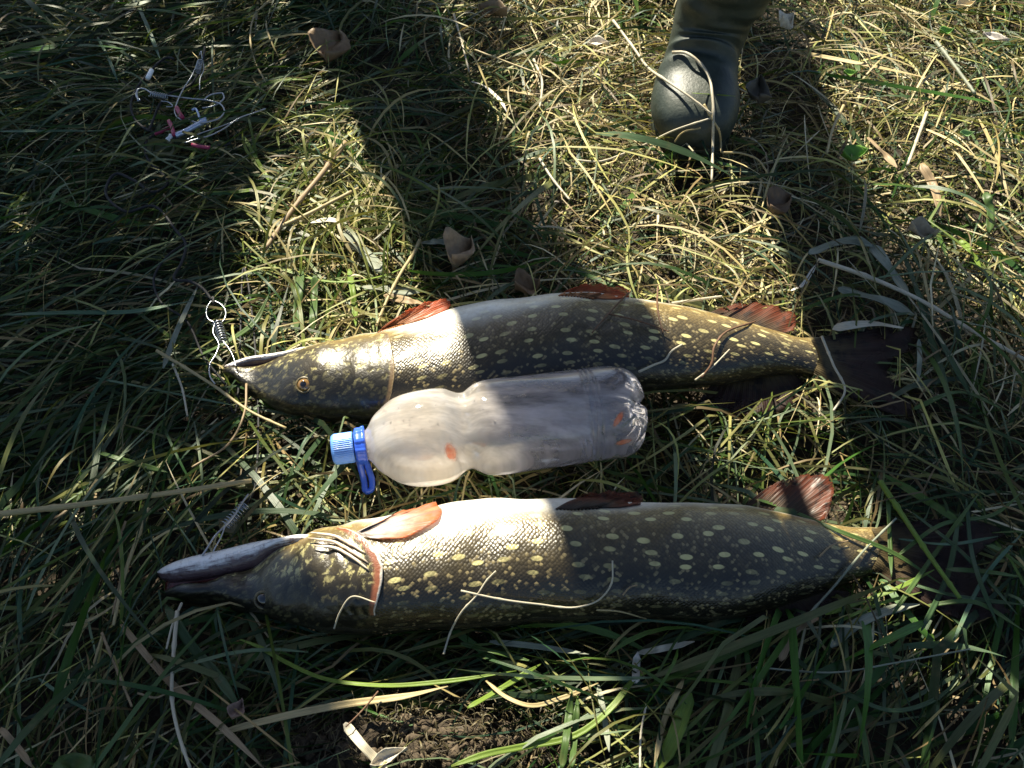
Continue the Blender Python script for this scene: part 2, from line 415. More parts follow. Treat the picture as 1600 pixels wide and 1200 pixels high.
def gill(loft, bvh, edge, width, parent, lift=.004, wave=1.0):
    q = [loft.locate(px, py, bvh) for px, py in edge]; q = [k for k in q if k]
    th = np.array([k[1] for k in q]); xe = np.array([k[0] for k in q])
    o = np.argsort(th); th = th[o]; xe = xe[o]
    tt = np.linspace(th[0] - .25, th[-1] + .12, 46); xx = np.interp(tt, th, xe) + np.where(tt < th[0], (tt - th[0]) * 70, 0)
    nu = 34; Vv, ge, sv, su, arc = [], [], [], [], []
    for i in range(nu + 1):
        s = min(i / (nu - 1), 1.0)
        fall = smooth(tt[0], tt[0] + .3, tt) * (1 - smooth(tt[-1] - .3, tt[-1], tt))
        off = (.0004 + lift * s**1.6) * (fall * .9 + .1) if i < nu else np.full_like(tt, -.002)
        x = xx - width * (1 - s) * (.55 + .45 * np.sin(np.pi * (tt - tt[0]) / (tt[-1] - tt[0])))
        off = off + (.0010 * wave * np.sin(s * 24 + tt * 2.2) * smooth(.15, .4, s) * (1 - smooth(.75, .9, s)) if i < nu else 0)
        Vv.append(loft.surf(x, tt, off)); su += list(np.interp(x, loft.q[0], loft.q[1]))
        v_ = np.where(tt > np.pi, 2 - tt / np.pi, tt / np.pi); arc += list(v_ * np.interp(x, loft.q[0], loft.q[2]) * 2.7 + np.where(tt > np.pi, 5.0, 0)); ge += [s] * len(tt); sv += list(np.where(tt / np.pi > 1, 2 - tt / np.pi, tt / np.pi))
    Vv = np.concatenate(Vv)
    g = mesh_obj('gill_cover', Vv, grid_faces(nu + 1, len(tt)), gill_m if wave > .3 else gill_plain, parent, attrs=dict(ge=ge, sv=sv, su=su, arc=arc, ul=np.array(su) / loft.q[1][-1], hd=np.ones(len(su))))
    return tt, xx

def px_tube(name, pts, z, rad, mat, parent, n=24, sides=8, taper=True):
    """tube through pixels at the heights given"""
    pts = curve_pts(np.array([[a, b, c] for (a, b), c in zip(pts, np.broadcast_to(z, (len(pts),)))]), n)
    W = np.array([P(a, b, c) for a, b, c in pts])
    s = np.linspace(0, 1, n); r = rad * (np.minimum(1, np.minimum(s, 1 - s) * 8 + .35) if taper else 1)
    v, f = tube(W, r * np.ones(n), sides); return mesh_obj(name, v, f, mat, parent)

def make_pike(label, rows, jaw, mouth, headx, eyep, eyer, edge, gw, lift, wave, jz, pupil):
    L = Loft(rows)
    mid = L.surf([(L.x[0] + L.x[-1]) / 2], [np.pi / 2])[0]
    root = empty('pike', (mid[0], mid[1], -0.01), label, 'fish', 'two pike lying side by side')
    def disp(x, th):
        d = .0012 * np.sin(x * .09 + 1.1 * np.cos(th)) * smooth(headx - 10, headx - 60, x)       # bony unevenness of the head
        d = d + .0016 * smooth(headx + 2, headx + 14, x) * 0
        rear = 1 - .75 * smooth(900, 1200, x)
        return d + (.0010 * np.sin(x * .035 + 2 * th) + .0010 * np.sin(x * .021 - 3 * th + 1) + .0004 * np.sin(x * .08 + 4 * th)) * rear
    V, F, at = L.mesh(disp=disp)
    at['hd'] = 1 - smooth(headx - 6, headx + 6, at.pop('px'))
    body = mesh_obj('body', V, F, pike_skin, root, attrs=at); solid(V, F)
    bvh = BVHTree.FromPolygons([tuple(v) for v in V], F)
    J = Loft(jaw, zfix=lambda x: np.interp(x, L.x, L.frame(L.x)[0][:, 2]) + jz, sq=1.0)
    Vj, Fj, aj = J.mesh(nu=50, nv=32); aj.pop('px'); mesh_obj('lower_jaw', Vj, Fj, jaw_skin, root, attrs=aj); solid(Vj, Fj)
    M = Loft(mouth, zfix=lambda x: np.interp(x, L.x, L.frame(L.x)[0][:, 2]) - .001, sq=1.0)
    Vm, Fm, am = M.mesh(nu=30, nv=24); mesh_obj('mouth', Vm, Fm, mouth_m, root)
    eyeball('eye', L, bvh, eyep[0], eyep[1], eyer, root, pupil)
    gill(L, bvh, edge, gw, root, lift, wave)
    return root, L, bvh

# upper pike (behind the bottle)
rowsA = [(350, 580, 592, .008), (362, 577, 598, .012), (385, 575, 612, .013), (412, 571, 628, .016), (440, 557, 640, .021), (466, 544, 648, .027),
         (500, 538, 652, .031), (525, 532, 653, .033), (585, 519, 656, .036), (660, 499, 652, .038), (709, 484, 648, .040),
         (787, 467, 636, .041), (900, 457, 622, .040), (988, 466, 612, .037), (1053, 477, 605, .034), (1134, 494, 597, .028), (1175, 505, 590, .024),
         (1216, 518, 585, .019), (1256, 529, 585, .014), (1283, 528, 590, .009), (1302, 530, 588, .005)]
jawA = [(353, 571, 581, .005), (362, 567, 583, .007), (390, 558, 579, .010), (420, 554, 576, .011), (450, 550, 572, .012), (480, 548, 562, .013), (510, 548, 566, .011)]
mouthA = [(358, 573, 588, .004), (375, 570, 590, .007), (410, 562, 590, .009), (450, 557, 585, .010), (480, 554, 590, .010)]
pikeA, LA, bvhA = make_pike('pike behind the plastic bottle, the farther one, golden eye showing', rowsA, jawA, mouthA, 612,
    (475, 600), 11, [(607, 528), (613, 548), (617, 570), (616, 592), (612, 615), (605, 635)], 60, .0022, 0.1, .006, 1.0)
# lower pike (in front of the bottle)
rowsB = [(256, 922, 940, .008), (270, 917, 943, .011), (300, 911, 945, .014), (350, 903, 949, .017), (395, 890, 955, .020), (425, 866, 963, .025), (452, 846, 970, .030),
         (482, 832, 979, .036), (539, 818, 984, .040), (600, 806, 986, .042), (692, 790, 981, .044), (800, 777, 972, .045), (880, 778, 970, .045),
         (1010, 786, 965, .043), (1100, 787, 965, .040), (1175, 790, 955, .035), (1225, 801, 940, .029), (1280, 815, 922, .022), (1340, 825, 900, .015),
         (1372, 824, 890, .010), (1392, 826, 888, .005)]
jawB = [(247, 893, 899, .003), (253, 888, 905, .006), (266, 881, 909, .009), (295, 871, 909, .012), (344, 860, 903, .014), (400, 847, 893, .017), (440, 841, 880, .020), (480, 836, 878, .022), (510, 834, 884, .018)]
mouthB = [(262, 897, 928, .005), (300, 890, 922, .008), (350, 880, 915, .010), (400, 872, 905, .012), (440, 866, 900, .014)]
pikeB, LB, bvhB = make_pike('pike in front of the plastic bottle, the nearer one, with pale-striped gill cover', rowsB, jawB, mouthB, 590,
    (411, 940), 11, [(545, 834), (562, 842), (580, 855), (593, 870), (599, 884), (598, 905), (593, 930), (586, 955)], 110, .004, .6, .009, .5)

# fins of the upper pike
zA = lambda x: float(LA.frame(np.array([x], float))[0][0, 2])
zB = lambda x: float(LB.frame(np.array([x], float))[0][0, 2])
fan('pectoral_fin', [(588, 521), (600, 517), (625, 509)], [(628, 490), (660, 474), (690, 467), (706, 468), (702, 484)], zA(600) + .010, zA(640) + .018, fin_red, pikeA, 12, over=bvhA)
fan('pelvic_fin', [(872, 462), (900, 463), (928, 467)], [(900, 447), (925, 443), (955, 446), (985, 455), (984, 466)], zA(900) + .010, zA(900) + .018, fin_red, pikeA, 12, over=bvhA)
fan('anal_fin', [(1105, 490), (1150, 501), (1216, 521)], [(1140, 476), (1180, 473), (1215, 479), (1246, 496), (1240, 518)], zA(1150) - .004, zA(1150) - .006, fin_brown, pikeA, 16)
fan('dorsal_fin', [(1120, 590), (1180, 584), (1235, 578)], [(1085, 634), (1140, 650), (1200, 648), (1245, 632), (1262, 606)], zA(1180) - .014, -.006, fin_dark, pikeA, 16)
fan('tail_fin', [(1268, 531), (1280, 556), (1270, 588)], [(1350, 515), (1436, 519), (1441, 534), (1405, 560), (1388, 582), (1415, 612), (1442, 648), (1400, 650), (1352, 632)], zA(1290) + .004, .010, fin_dark, pikeA, 22, over=bvhA)
# fins of the lower pike
fan('pectoral_fin', [(553, 834), (556, 836), (562, 838)], [(600, 811), (645, 793), (689, 789), (692, 800), (672, 822), (640, 836), (610, 842)], zB(560) + .036, [zB(640) + .020, zB(640) + .026, zB(640) + .036], fin_pale, pikeB, 12, over=bvhB)
fan('pelvic_fin', [(868, 795), (900, 796), (935, 794)], [(905, 775), (940, 768), (975, 768), (1007, 776), (1002, 789)], zB(900) + .014, zB(900) + .024, fin_brown, pikeB, 12, over=bvhB)
fan('anal_fin', [(1165, 790), (1220, 802), (1272, 815)], [(1205, 757), (1245, 744), (1285, 741), (1303, 752), (1300, 785), (1290, 812)], zB(1200) - .004, zB(1200) + .004, fin_brown, pikeB, 16)
fan('dorsal_fin', [(1145, 948), (1210, 935), (1275, 915)], [(1140, 968), (1190, 977), (1250, 976), (1310, 955), (1332, 928)], zB(1200) - .010, .004, fin_dark, pikeB, 16)
fan('tail_fin', [(1362, 826), (1376, 856), (1364, 890)], [(1440, 812), (1530, 815), (1575, 832), (1540, 860), (1525, 886), (1550, 920), (1580, 955), (1520, 972), (1440, 945)], zB(1390) + .004, .009, fin_dark, pikeB, 22, over=bvhB)
# pale branchial rays under the chin of the lower pike
ray_m = simple_mat('branchial_ray_skin', (.62, .50, .36), .3, .3, 120)
def on_px(bvh, px, py, off=.002):
    r = Vector(raydir(px, py)).normalized(); h, nrm, i, d = bvh.ray_cast(Vector(CAM), r)
    return None if h is None else np.array(h) + np.array(nrm) * off
for k, (p0, p1, p2) in enumerate([((490, 838), (530, 845), (572, 868)), ((486, 846), (528, 853), (577, 882)), ((492, 856), (530, 862), (578, 892))]):
    pts = curve_pts([p0, p1, p2], 14); W = [on_px(bvhB, a, b, .0044) for a, b in pts]; W = [q for q in W if q is not None]
    v, f = tube(np.array(W), np.interp(np.arange(len(W)), [0, 3, len(W) - 4, len(W) - 1], [.0006, .0016, .0014, .0005]), 6)
    mesh_obj('branchial_ray', v, f, ray_m, pikeB)

# ------------------------------------------------------------------ bottle
def pet_mat():
    n = NT('cloudy_plastic'); p = n.obj(); nz = n.noise(p, 22, 4, .6); nf = n.noise(p, 160, 4, .7)
    ax = n.attr('ba')
    streak = n.noise(n.xyz(n.math('MULTIPLY', ax, 5.0), n.math('MULTIPLY', n.node('ShaderNodeSeparateXYZ', {0: p}).outputs[1], 60.0), 0.0), 1.0, 4, .65)
    fog = n.math('ADD', .23, n.math('MULTIPLY', n.ss(streak, .35, .72), .40))
    fog = n.math('ADD', fog, n.math('MULTIPLY', n.ss(nf, .55, .8), .05))
    fog = n.math('ADD', fog, n.math('MULTIPLY', n.math('SUBTRACT', 1.0, n.ss(ax, .30, .60)), .30))
    col = n.mix(n.ss(nz, .35, .7), (1.0, .90, .78), (.98, .95, .93))
    col = n.mix(n.math('MULTIPLY', n.ss(ax, .42, .6), .75), col, (.86, .84, .97))  # sunlit end painted warmer and hazier, shaded end painted bluish
    d1 = n.node('ShaderNodeBsdfTranslucent', {'Color': col}).outputs[0]
    d2 = n.node('ShaderNodeBsdfDiffuse', {'Color': col}).outputs[0]
    d = n.node('ShaderNodeMixShader', {0: .38, 1: d1, 2: d2}).outputs[0]
    tr = n.node('ShaderNodeBsdfTransparent', {'Color': (.96, .96, .98)}).outputs[0]
    base = n.node('ShaderNodeMixShader', {0: fog, 1: tr, 2: d}).outputs[0]
    nm = n.bump(n.math('ADD', nz, n.math('MULTIPLY', nf, .2)), .35, .0015)
    g = n.node('ShaderNodeBsdfGlossy', {'Color': (1, 1, 1), 'Roughness': .045, 'Normal': nm}).outputs[0]
    fr = n.node('ShaderNodeFresnel', {'IOR': 1.5, 'Normal': nm}).outputs[0]
    return n.done(n.node('ShaderNodeMixShader', {0: fr, 1: base, 2: g}).outputs[0])
pet = pet_mat()
blue_m = simple_mat('blue_plastic', (.035, .11, .62), .3, .12, 60, 0, **{'Coat_Weight': .3})
blue_lite = simple_mat('pale_blue_plastic', (.13, .31, .76), .3, .12, 60, 0, **{'Coat_Weight': .3})
ZB = .043
A0 = P(518, 703, ZB); B0 = P(1003, 637, ZB); AX = (B0 - A0); AX[2] = 0; LEN = np.linalg.norm(AX); AX /= LEN
SIDE = np.cross([0, 0, 1.0], AX); ZZ = np.array([0, 0, 1.0])
PXM = 1 / 1505.0
bottle = empty('plastic_bottle', (*(A0 + B0)[:2] / 2, 0.0), 'cloudy empty plastic drinks bottle with blue cap lying between the two pike', 'bottle')
def revolve(profile, nseg=72, mod=None):
    V = []
    for t, r in profile:
        for k in range(nseg):
            a = 2 * math.pi * k / nseg; rr, tt = (r, t) if mod is None else mod(t, r, a)
            V.append(A0 + AX * tt / 485 * LEN + (SIDE * math.cos(a) + ZZ * math.sin(a)) * rr * PXM)
    return np.array(V), grid_faces(len(profile), nseg, True)
prof = [(44, 17), (50, 19), (54, 22), (58, 26), (66, 38), (80, 50), (93, 59), (110, 66), (127, 69.5), (149, 71), (169, 70), (182, 66.5), (190, 62), (199, 57.5), (209, 57), (218, 62), (228, 67.5), (238, 70),
        (252, 71), (300, 70.5), (340, 70.5), (392, 70.5)]
tq = np.linspace(44, 385, 130); pr = [(t, float(hermite([a for a, b in prof], [b for a, b in prof], t))) for t in tq]
for g0 in (390, 398, 406):
    pr += [(g0 - 2.5, 70.2), (g0 - 1, 69.0), (g0, 68.2), (g0 + 1, 69.0), (g0 + 2.5, 70.2)]
end = [(412, 70), (425, 70), (440, 69.5), (452, 68), (462, 64.5), (470, 59), (477, 51), (482, 42), (484, 33), (482, 24), (474, 14), (468, 6), (466, .5)]
et = np.linspace(0, len(end) - 1, 40); pr += [(float(hermite(range(len(end)), [e[0] for e in end], q)), float(hermite(range(len(end)), [e[1] for e in end], q))) for q in et]
def petal(t, r, a):
    k = float(smooth(432, 474, t)); c = .5 + .5 * math.cos(5 * (a + .5))
    m = max(0.0, 1 - (c ** 2.2))
    dent = k * (c ** 6)
    rr = r * (1 - .06 * dent * (1 if r > 12 else 0)); tt = t - 9 * dent * float(smooth(10, 30, r))
    # hand dents of a used bottle, squashed shoulder
    rr *= 1 + .012 * math.sin(3 * a + t * .02) + .010 * math.sin(5 * a - t * .035) * float(smooth(60, 120, t))
    tw = float(np.exp(-((t - 204) / 26.0) ** 2)); rr *= 1 + .022 * tw * math.cos(7 * a + t * .04)
    return rr, tt
Vb, Fb = revolve(pr, 90, petal)
mesh_obj('bottle_wall', Vb, Fb, pet, bottle, attrs=dict(ba=np.repeat([p_[0] / 485 for p_ in pr], 90)))
solid(Vb, Fb)
# threaded neck finish and cap
v, f = revolve([(38, 18), (38, 20.5), (41, 20.5), (41, 18.5), (43, 18.5), (43, 22), (46, 22), (46, 17.5), (38, 17.5)], 48); mesh_obj('neck_ring', v, f, pet, bottle)
def knurl(t, r, a): return (r + (.8 * math.cos(48 * a) if 4 < t < 33 and r > 15 else 0), t)
cp = [(1, .3), (0.5, 10), (0.5, 17), (1.5, 20), (4, 21.5), (6, 21.8), (15, 21.8), (26, 21.8), (32, 22), (34, 22), (34, 17)]
v, f = revolve(cp, 192, knurl); mesh_obj('cap', v, f, blue_lite, bottle)
def notch(t, r, a): return (r + (1.6 * (1 if math.cos(10 * a) > .4 else 0) if r > 24 else 0), t)
v, f = revolve([(36, 19), (36, 23), (38, 25), (41, 25.5), (46, 25.5), (48, 27), (52, 27), (53, 23), (53, 19)], 120, notch); mesh_obj('carry_ring', v, f, blue_m, bottle)
# hanging loop of the carry ring
lp = [(560, 716, .030), (565, 735, .018), (569, 752, .010), (573, 768, .006), (579, 766, .006), (581, 750, .010), (577, 736, .016), (572, 722, .022)]
W = np.array([P(a, b, c) for a, b, c in curve_pts(np.array(lp), 40)]); v, f = tube(W, .0032, 8); mesh_obj('carry_loop', v, f, blue_m, bottle); solid(v, f)
# orange blotches: refracted fin colour painted onto the plastic
blot_n = NT('painted_fin_refraction'); bz = blot_n.noise(blot_n.pos(), 120, 3); be = blot_n.attr('be')
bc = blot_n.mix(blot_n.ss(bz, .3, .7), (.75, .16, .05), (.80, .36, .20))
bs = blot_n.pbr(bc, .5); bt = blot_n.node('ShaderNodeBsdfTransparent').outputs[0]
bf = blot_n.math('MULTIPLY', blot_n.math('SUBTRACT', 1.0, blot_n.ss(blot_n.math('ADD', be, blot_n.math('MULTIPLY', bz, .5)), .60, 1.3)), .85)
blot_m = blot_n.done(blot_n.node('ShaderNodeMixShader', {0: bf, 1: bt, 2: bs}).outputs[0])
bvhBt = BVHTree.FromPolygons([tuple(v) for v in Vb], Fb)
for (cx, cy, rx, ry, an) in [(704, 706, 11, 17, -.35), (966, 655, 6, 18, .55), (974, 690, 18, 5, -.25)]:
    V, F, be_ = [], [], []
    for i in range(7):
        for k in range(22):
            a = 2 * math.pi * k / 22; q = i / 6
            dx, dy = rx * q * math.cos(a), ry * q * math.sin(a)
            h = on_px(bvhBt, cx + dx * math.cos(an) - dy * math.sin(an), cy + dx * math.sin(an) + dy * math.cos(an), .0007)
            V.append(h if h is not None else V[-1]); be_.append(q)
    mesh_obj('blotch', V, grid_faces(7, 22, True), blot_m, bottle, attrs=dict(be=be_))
# droplets on the shoulder and body
dr_m = NT('water_drop'); drop_m = dr_m.done(dr_m.pbr((1, 1, 1), .03, None, **{'Transmission_Weight': 1.0, 'IOR': 1.33}))
drops = []
r9 = np.random.default_rng(5)
for _ in range(150):
    t = r9.uniform(60, 460); yy = r9.uniform(-55, 60)
    px = 520 + t; py = 703 - 66 * t / 485 + yy
    h = on_px(bvhBt, px, py, .0)
    if h is None: continue
    bm_ = bmesh.new(); bmesh.ops.create_icosphere(bm_, subdivisions=1, radius=r9.uniform(.0005, .0012))
    drops.append((np.array([v.co[:] for v in bm_.verts]) + h, [tuple(v.index for v in f.verts) for f in bm_.faces])); bm_.free()
v, f = merge(drops); tag(mesh_obj('droplets', v, f, drop_m, bottle), kind='stuff')

# ------------------------------------------------------------------ boot and the people standing in the sun
def boot_mat():
    n = NT('boot_rubber'); p = n.pos(); a = n.noise(p, 30, 5, .6); b = n.noise(p, 220, 4)
    c = n.mix(n.ss(a, .35, .7), (.016, .024, .018), (.036, .048, .038)); c = n.mix(n.math('MULTIPLY', n.ss(b, .55, .75), .35), c, (.10, .095, .07))
    return n.done(n.pbr(c, n.math('ADD', .36, n.math('MULTIPLY', a, .3)), n.bump(n.math('ADD', b, a), .45, .0012), **{'Coat_Weight': 0.0}))
boot_m = boot_mat()
def boot_geo(toe, fwd, lean, detail=True):
    """toe tip on the ground, unit foot direction (towards the toe), forward lean of the shin"""
    fx, fy = fwd; fwd = np.array([fx, fy, 0.0]); fwd /= np.linalg.norm(fwd); sx = np.array([-fwd[1], fwd[0], 0.0])
    # distance behind toe, height, half width, front half, back half, tilt of the section (deg)
    st = [(0.000, .026, .012, .012, .012, 0), (.004, .028, .026, .020, .020, 0), (.014, .032, .040, .030, .030, 0), (.035, .036, .050, .038, .035, 0), (.062, .038, .0545, .042, .037, 2),
          (.090, .042, .053, .046, .040, 6), (.115, .052, .049, .050, .052, 16), (.135, .066, .046, .052, .070, 32), (.150, .084, .045, .052, .088, 52), (.158, .104, .045, .053, .080, 70),
          (.156, .130, .047, .053, .066, 84), (.150, .160, .049, .054, .062, 92), (.138, .200, .052, .057, .063, 98), (.120, .250, .056, .062, .066, 102), (.100, .300, .060, .067, .070, 103), (.082, .350, .063, .070, .073, 103), (.075, .372, .064, .071, .074, 103)]
    st = np.array(st); n = 90; q = np.linspace(0, len(st) - 1, n); idx = np.arange(len(st))
    C = np.stack([hermite(idx, st[:, k], q) for k in range(6)], 1)
    V = []; m = 56
    for i, (d, z, wd, fr, bk, ti) in enumerate(C):
        t = R(ti); up = np.array([0, 0, 1]) * math.cos(t) + fwd * math.sin(t)     # 'front/top' direction of the section
        lz = max(0, z - .10); lean_off = fwd * (lean * lz)
        c = np.array(toe) - fwd * d + np.array([0, 0, z]) + lean_off + np.array([.017 * float(smooth(.03, .11, z)) + .24 * max(0, z - .11), 0, 0]); wd *= 1.08 + .10 * float(smooth(.05, .13, z))
        for k in range(m):
            a = 2 * math.pi * k / m; s_, c_ = math.sin(a), math.cos(a)
            rr = fr if s_ > 0 else bk
            # creases across the instep and ankle
            cr = 0
            if detail:
                cr = .0055 * math.exp(-((d - .118) / .03) ** 2) * math.sin(z * 210 + 2.2 * c_ + d * 60) * max(0, s_) ** .7
                cr += .0035 * math.exp(-((z - .13) / .04) ** 2) * math.sin(z * 120 + 3.2 * c_ + 1.5 * math.sin(a * 2)) * (.5 + .5 * s_)
            e = .82
            x_ = math.copysign(abs(c_) ** e, c_) * (wd + cr * .5); y_ = math.copysign(abs(s_) ** e, s_) * (rr + cr)
            p = c + sx * x_ + up * y_
            p[2] = max(p[2], toe[2] + .004 + .002 * abs(c_))
            V.append(p)
    F = grid_faces(n, m, True); F.append(tuple(range(m))[::-1])
    # sole
    S = []
    outline = [(-.004, 0), (.0, .022), (.010, .038), (.035, .052), (.065, .057), (.10, .053), (.135, .044), (.18, .038), (.215, .036), (.24, .026), (.25, 0)]
    ol = [(d, w_) for d, w_ in outline] + [(d, -w_) for d, w_ in outline[-2:0:-1]]
    ol = curve_pts(np.array(ol + [ol[0]]), 61)[:-1]
    for z, g in ((-.012, .93), (-.010, .95), (.010, .965), (.014, .95), (.016, .90)):
        for d, w_ in ol: S.append(np.array(toe) - fwd * (.123 + (d - .123) * g) + sx * w_ * g + np.array([0, 0, z]))
    SF = grid_faces(5, 60, True); SF.append(tuple(range(60))[::-1]); SF.append(tuple(4 * 60 + k for k in range(60)))
    top = np.array(V[-m:]).mean(0)
    ankle = np.array(V[int(n * .58) * m:int(n * .58) * m + m]).mean(0)
    rv, rf = [], []
    ringp = np.array(V[-m:] + V[-m:-m + 1]); tv, tf = tube(ringp, .004, 6, False)
    return (np.array(V), F), (np.array(S), SF), (tv, tf), top, ankle

def skin_mesh(name, pts, edges, radii, mat, parent, root=0, sub=2):
    me = bpy.data.meshes.new(name); me.from_pydata([tuple(p) for p in pts], edges, []); me.materials.append(mat)
    o = bpy.data.objects.new(name, me); COL.objects.link(o)
    o.parent = parent; o.matrix_parent_inverse = Matrix.Translation(-Vector(parent.location))
    md = o.modifiers.new('skin', 'SKIN'); md.use_smooth_shade = True
    for i, r in enumerate(radii):
        me.skin_vertices[0].data[i].radius = (r, r) if np.isscalar(r) else r
    me.skin_vertices[0].data[root].use_root = True
    s = o.modifiers.new('sub', 'SUBSURF'); s.levels = sub; s.render_levels = sub
    return o
cloth_m = simple_mat('dark_trouser_cloth', (.030, .034, .05), .85, .3, 60, .002)
jacket_m = simple_mat('olive_jacket_cloth', (.06, .065, .035), .85, .3, 60, .002)
skin_m = simple_mat('skin', (.55, .32, .22), .5, .1, 60)
hair_m = simple_mat('dark_hair', (.03, .02, .015), .7, .3, 200)

def make_person(label, toes, dirs, leans, hip, face, knees=None, legr=1.0, group=None):
    hip = np.array(hip, float); face = np.array([*face, 0.0]); face /= np.linalg.norm(face); sx = np.array([-face[1], face[0], 0])
    root = empty('person', (hip[0], hip[1], -.02), label, 'person')
    tops, ank = [], []
    for k in (0, 1):
        (bv, bf), (sv, sf), (rv, rf), top, an = boot_geo(np.array(toes[k]), dirs[k], leans[k])
        b = mesh_obj('rubber_boot', bv, bf, boot_m, root); mesh_obj('sole', sv, sf, boot_m, None)
        s = bpy.context.scene.collection.objects[-1]; s.parent = b
        s = mesh_obj('boot_rim', rv, rf, boot_m, None); s.parent = b
        solid(bv, bf); tops.append(top); ank.append(an)
    H = [hip + sx * .085 * sgn for sgn in (1, -1)]
    kn = [(tops[k] * .80 + H[k] * .20) + np.array([0, 0, .05]) if knees is None else np.array(knees[k]) for k in (0, 1)]
    tr = [hip, H[0], kn[0], tops[0] - np.array([0, 0, .02]), H[1], kn[1], tops[1] - np.array([0, 0, .02]), hip + np.array([0, 0, .14])]
    skin_mesh('trousers', tr, [(0, 1), (1, 2), (2, 3), (0, 4), (4, 5), (5, 6), (0, 7)],
              [.12, .088 * legr, .060 * legr, .046, .088 * legr, .060 * legr, .046, .13], cloth_m, root)
    chest = hip + np.array([0, 0, .42]); neck = hip + np.array([0, 0, .60]); head = hip + np.array([0, 0, .74]) + face * .02
    sh = [neck + sx * .16 * g - np.array([0, 0, .05]) for g in (1, -1)]
    el = [s_ + np.array([0, 0, -.27]) + sx * .03 * g + face * .02 for s_, g in zip(sh, (1, -1))]
    wr = [e_ + np.array([0, 0, -.22]) + face * .10 for e_ in el]
    skin_mesh('jacket', [hip + np.array([0, 0, .02]), chest, neck, sh[0], el[0], wr[0], sh[1], el[1], wr[1]],
              [(0, 1), (1, 2), (2, 3), (3, 4), (4, 5), (2, 6), (6, 7), (7, 8)], [.135, .15, .075, .065, .050, .042, .065, .050, .042], jacket_m, root)
    pts = [chest, neck, head - np.array([0, 0, .03]), head + np.array([0, 0, .07]), sh[0], el[0], wr[0], sh[1], el[1], wr[1]]
    ed = [(0, 1), (1, 2), (2, 3), (1, 4), (4, 5), (5, 6), (1, 7), (7, 8), (8, 9)]; rd = [.10, .055, .075, .075, .05, .035, .026, .05, .035, .026]
    for g, wv in ((1, wr[0]), (-1, wr[1])):
        palm = wv + np.array([0, 0, -.07]); pts.append(palm); ed.append((6 if g == 1 else 9, len(pts) - 1)); rd.append((.038, .018)); pi = len(pts) - 1
        for q, ln in zip((-.027, -.009, .009, .027), (.060, .072, .068, .052)):
            pts.append(palm + face * q + np.array([0, 0, -.045])); ed.append((pi, len(pts) - 1)); rd.append(.009)
            pts.append(palm + face * q * 1.05 + np.array([0, 0, -.045 - ln]) - sx * g * .012); ed.append((len(pts) - 2, len(pts) - 1)); rd.append(.0075)
        pts.append(palm + face * .045 + np.array([0, 0, .0])); ed.append((pi, len(pts) - 1)); rd.append(.010)
        pts.append(palm + face * .06 + np.array([0, 0, -.04])); ed.append((len(pts) - 2, len(pts) - 1)); rd.append(.009)
    skin_mesh('body', pts, ed, rd, skin_m, root)
    bm_ = bmesh.new(); bmesh.ops.create_uvsphere(bm_, u_segments=24, v_segments=14, radius=.105)
    hv = [tuple(np.array(v.co) * np.array([.92, 1.0, 1.0]) + head + np.array([0, 0, .045]) - face * .022) for v in bm_.verts]; hf = [tuple(v.index for v in f.verts) for f in bm_.faces]; bm_.free()
    mesh_obj('hair', hv, hf, hair_m, root)
    return root
toe = P(1082, 236, .010); toe[2] = .0
make_person('person in dark green rubber boots, one toe standing on dry grass above the far pike',
            [toe, toe + np.array([-.02, .50, -.01])], [(-.10, -1.0), (.05, -1.0)], [.05, .05], (toe[0] - .01, toe[1] + .10, .88), (-.1, -1),
            knees=[(toe[0] + .135, toe[1] + .06, .48), (toe[0] + .01, toe[1] + .48, .46)], legr=1.0)

# added tree, unseen: trunk placed to throw the strip of shadow across both pike
def leaf_cloud(name, pts, lmin, lmax, mat, parent, align=.75):
    N = len(pts); ln = rng.uniform(lmin, lmax, N); wd_ = ln * rng.uniform(.38, .5, N)
    d1 = rng.normal(size=(N, 3)); d1 /= np.linalg.norm(d1, axis=1)[:, None]
    sdir = np.array(ray); d1 = d1 - sdir * (d1 @ sdir)[:, None] * align; d1 /= np.linalg.norm(d1, axis=1)[:, None]
    d2 = np.cross(d1, sdir + rng.normal(size=(N, 3)) * (.35 if align else 2)); d2 /= np.linalg.norm(d2, axis=1)[:, None]
    shp = [(-.5, 0), (-.2, .42), (.15, .5), (.5, 0), (.15, -.5), (-.2, -.42)]
    V = np.stack([pts + d1 * (a * ln)[:, None] + d2 * (b * wd_)[:, None] for a, b in shp], 1).reshape(-1, 3)
    F = (np.arange(N) * 6)[:, None] + np.arange(6)[None]
    o = mesh_obj(name, V, F.tolist(), mat, parent, shade=False); tag(o, kind='stuff'); return o
leaf_m2 = simple_mat('shade_caster_leaf', (.07, .12, .035), .5, .3, 20)
bark_m = simple_mat('shade_caster_bark', (.12, .09, .06), .9, .4, 40, .003)
TB = np.array([-.10, .42, 0]) - TRAVEL * .60
tree = empty('added_shadow_tree', (TB[0], TB[1], -.05), 'added unseen tree, its slim trunk placed to cast the shadow strip', 'tree')
tp = np.array([[TB[0], TB[1], -.1], [TB[0], TB[1], .5], [TB[0] - .015, TB[1] + .01, 1.2], [TB[0] - .03, TB[1] + .03, 2.4], [TB[0] - .1, TB[1] + .1, 4.0]])
tp = curve_pts(tp, 60); zc_ = tp[:, 2]
v, f = tube(tp, np.interp(zc_, [-.1, .1, .6, 1.6, 2.5, 4.0], [.105, .088, .090, .104, .10, .05]), 20)
v = v + .004 * np.sin(v[:, 2:3] * 22 + v[:, :1] * 60) * np.array([1, 1, 0]); mesh_obj('added_trunk', v, f, bark_m, tree)
